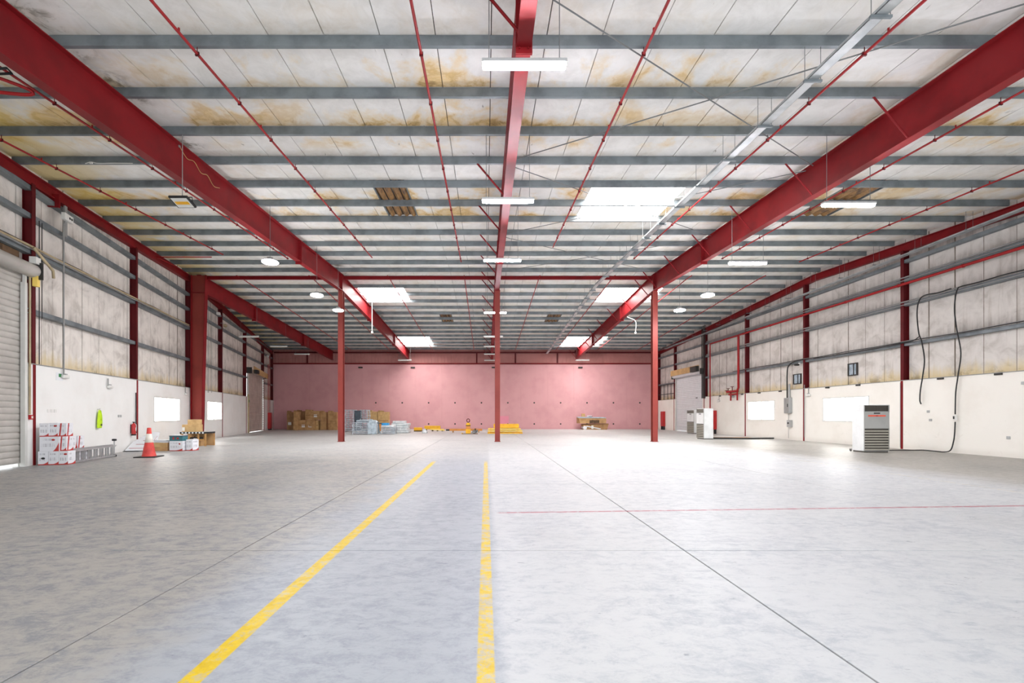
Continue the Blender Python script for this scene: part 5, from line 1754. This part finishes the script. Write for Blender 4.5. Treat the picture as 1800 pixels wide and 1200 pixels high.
part('hook_block', MB().bbox(0.0, 0.14, -0.08, 0.08, 0.22, 0.42, 0.03, 1), 'rusty', t)
t = thing('hoist_bar', 'thin dark bar on the floor in front of the yellow hoist', 'bar', (at(823, 35.6), 35.6, 0))
part('bar', MB().box(-0.5, 0.75, -0.05, 0.05, 0.0, 0.05), 'rusty', t)
part('pad', MB().box(-0.55, -0.4, -0.08, 0.08, 0.05, 0.09), 'yellow', t)
Y = 36.4
xa, xb = at(857, Y), at(919, Y)
labs = ['lowest long yellow panel of the stack behind the middle column', 'second long pale yellow panel up behind the middle column', 'third long pale yellow panel up behind the middle column', 'deep yellow top block of the stack behind the middle column']
for i in range(4):
    z0 = (0.0, 0.13, 0.28, 0.43)[i]
    h_ = (0.10, 0.13, 0.14, 0.34)[i]
    w = (xb - xa) * (1.0, 0.98, 0.93, 0.72)[i]
    t = thing('yellow_bundle', labs[i], 'panel', ((xa + xb) / 2 + (0, 0, -0.05, 0.1)[i], Y + 0.6, z0), R((0, 1.5, -1, 0)[i]), 'yellow panels behind the middle column')
    part('panel', MB().bbox(-w / 2, w / 2, -0.5, 0.5, 0.02 if i else 0.0, h_, 0.03, 2), 'yellow' if i in (0, 3) else 'yellow_pale', t)
    part('spacer', MB().box(-w / 2 + 0.15, -w / 2 + 0.3, -0.45, 0.45, h_ if i < 3 else h_ - .01, h_ + 0.03 if i < 3 else h_ + .004).box(w / 2 - 0.4, w / 2 - 0.25, -0.45, 0.45, h_ if i < 3 else h_ - .01, h_ + 0.03 if i < 3 else h_ + .004), 'orange', t)

# cardboard packs on the right
Y = 46.2
xa, xb = at(1026, Y), at(1071, Y)
t = thing('flat_carton_pack', 'lower crushed brown carton pack with white label at right pink wall', 'carton', ((xa + xb) / 2, Y + 0.7, 0))
w = xb - xa
part('pack', MB().hexa([(-w / 2, -.6, 0), (w / 2 - .2, -.6, 0), (w / 2 - .2, .6, 0), (-w / 2, .6, 0), (-w / 2, -.55, .5), (w / 2, -.5, .62), (w / 2, .6, .6), (-w / 2, .6, .55)]), 'cardboard_dark', t)
part('rolled_end', MB().tube([(-w / 2 + 0.15, -0.66, 0.2), (-w / 2 + 0.15, 0.3, 0.2)], 0.19, 12), 'paper', t)
part('label_sheet', MB().box(-0.5, -0.28, -0.615, -0.605, 0.08, 0.42), 'tape', t)
part('white_edge', MB().hexa([(-w / 2 + .3, -.63, .3), (0.4, -.63, .04), (0.4, -.61, .04), (-w / 2 + .3, -.61, .3), (-w / 2 + .3, -.63, .4), (0.5, -.63, .12), (0.5, -.61, .12), (-w / 2 + .3, -.61, .4)]), 'paper', t)
xa, xb = at(1018, Y), at(1066, Y)
w = xb - xa
t = thing('long_carton', 'upper long brown carton with dark tape at the right of pink wall', 'carton', ((xa + xb) / 2, Y + 0.7, 0.64))
part('box', MB().hexa([(-w / 2 + .1, -.6, 0), (w / 2, -.6, 0), (w / 2, .6, 0), (-w / 2, .6, 0), (-w / 2, -.6, .52), (w / 2, -.6, .5), (w / 2, .6, .56), (-w / 2, .6, .6)]), 'cardboard', t)
part('dark_tape', MB().box(-0.30, 0.68, -0.63, -0.605, 0.02, 0.34), 'rusty', t)
part('lid', MB().hexa([(-w / 2, -.62, .535), (w / 2, -.62, .515), (w / 2, .6, .57), (-w / 2, .6, .61), (-w / 2 + .05, -.62, .60), (w / 2, -.62, .58), (w / 2, .6, .64), (-w / 2, .6, .68)]), 'wrap_grey', t)
t = thing('small_pale_box', 'small pale yellow box on top of the long brown carton', 'box', (at(1027, Y), Y + 0.5, 1.26))
part('box', MB().bbox(-0.17, 0.17, -0.13, 0.13, 0.06, 0.36, 0.01, 1), 'cardboard_pale', t)
part('lid', MB().box(-0.175, 0.175, -0.135, 0.135, 0.34, 0.37), 'orange', t)
t = thing('folded_sheet', 'folded pale and dark sheet on top of the long brown carton', 'sheet', (at(1035, Y), Y + 0.5, 1.27))
part('sheet', MB().bbox(-0.05, 0.42, -0.2, 0.2, 0.04, 0.16, 0.04, 2), 'paper', t)
part('dark_fold', MB().bbox(0.05, 0.46, -0.22, 0.1, 0.04, 0.1, 0.02, 1), 'dark', t)

# loose wires on the near purlins
t = thing('loose_wire', 'pale loose wire dangling over the left rafter', 'wire', (-8.0, 11.2, 8.4))
pts = smooth_path([(-8.075, 12.0 + 0.3 * i, zr(12 + .3 * i) - 0.05 - (0.12 * (i % 2)) - 0.05 * i) for i in range(7)], 4)
wpart('strand', MB().tube(pts, 0.009, 5), 'cardboard_pale', t)
wpart('clip', MB().cbox((-8.08, 12.0, zr(12) - 0.05), (0.03, 0.05, 0.05)), 'conduit', t)
t = thing('loose_wire', 'pale wire clipped under the third purlin beside the left wall', 'wire', (-11.0, 13.0, 8.5))
y = 12.97
pts = smooth_path([(at(150, y), y, zr(y) - 0.02), (at(160, y), y, zr(y) + .02), (at(172, y), y, zr(y) - .015), (at(200, y), y, zr(y) - .01), (at(233, y), y, zr(y) - .015)], 5)
wpart('strand', MB().tube(pts, 0.012, 5), 'plastic_white', t)
wpart('clip', MB().cbox((at(160, y), y, zr(y)), (0.08, 0.03, 0.05)), 'plastic_white', t)
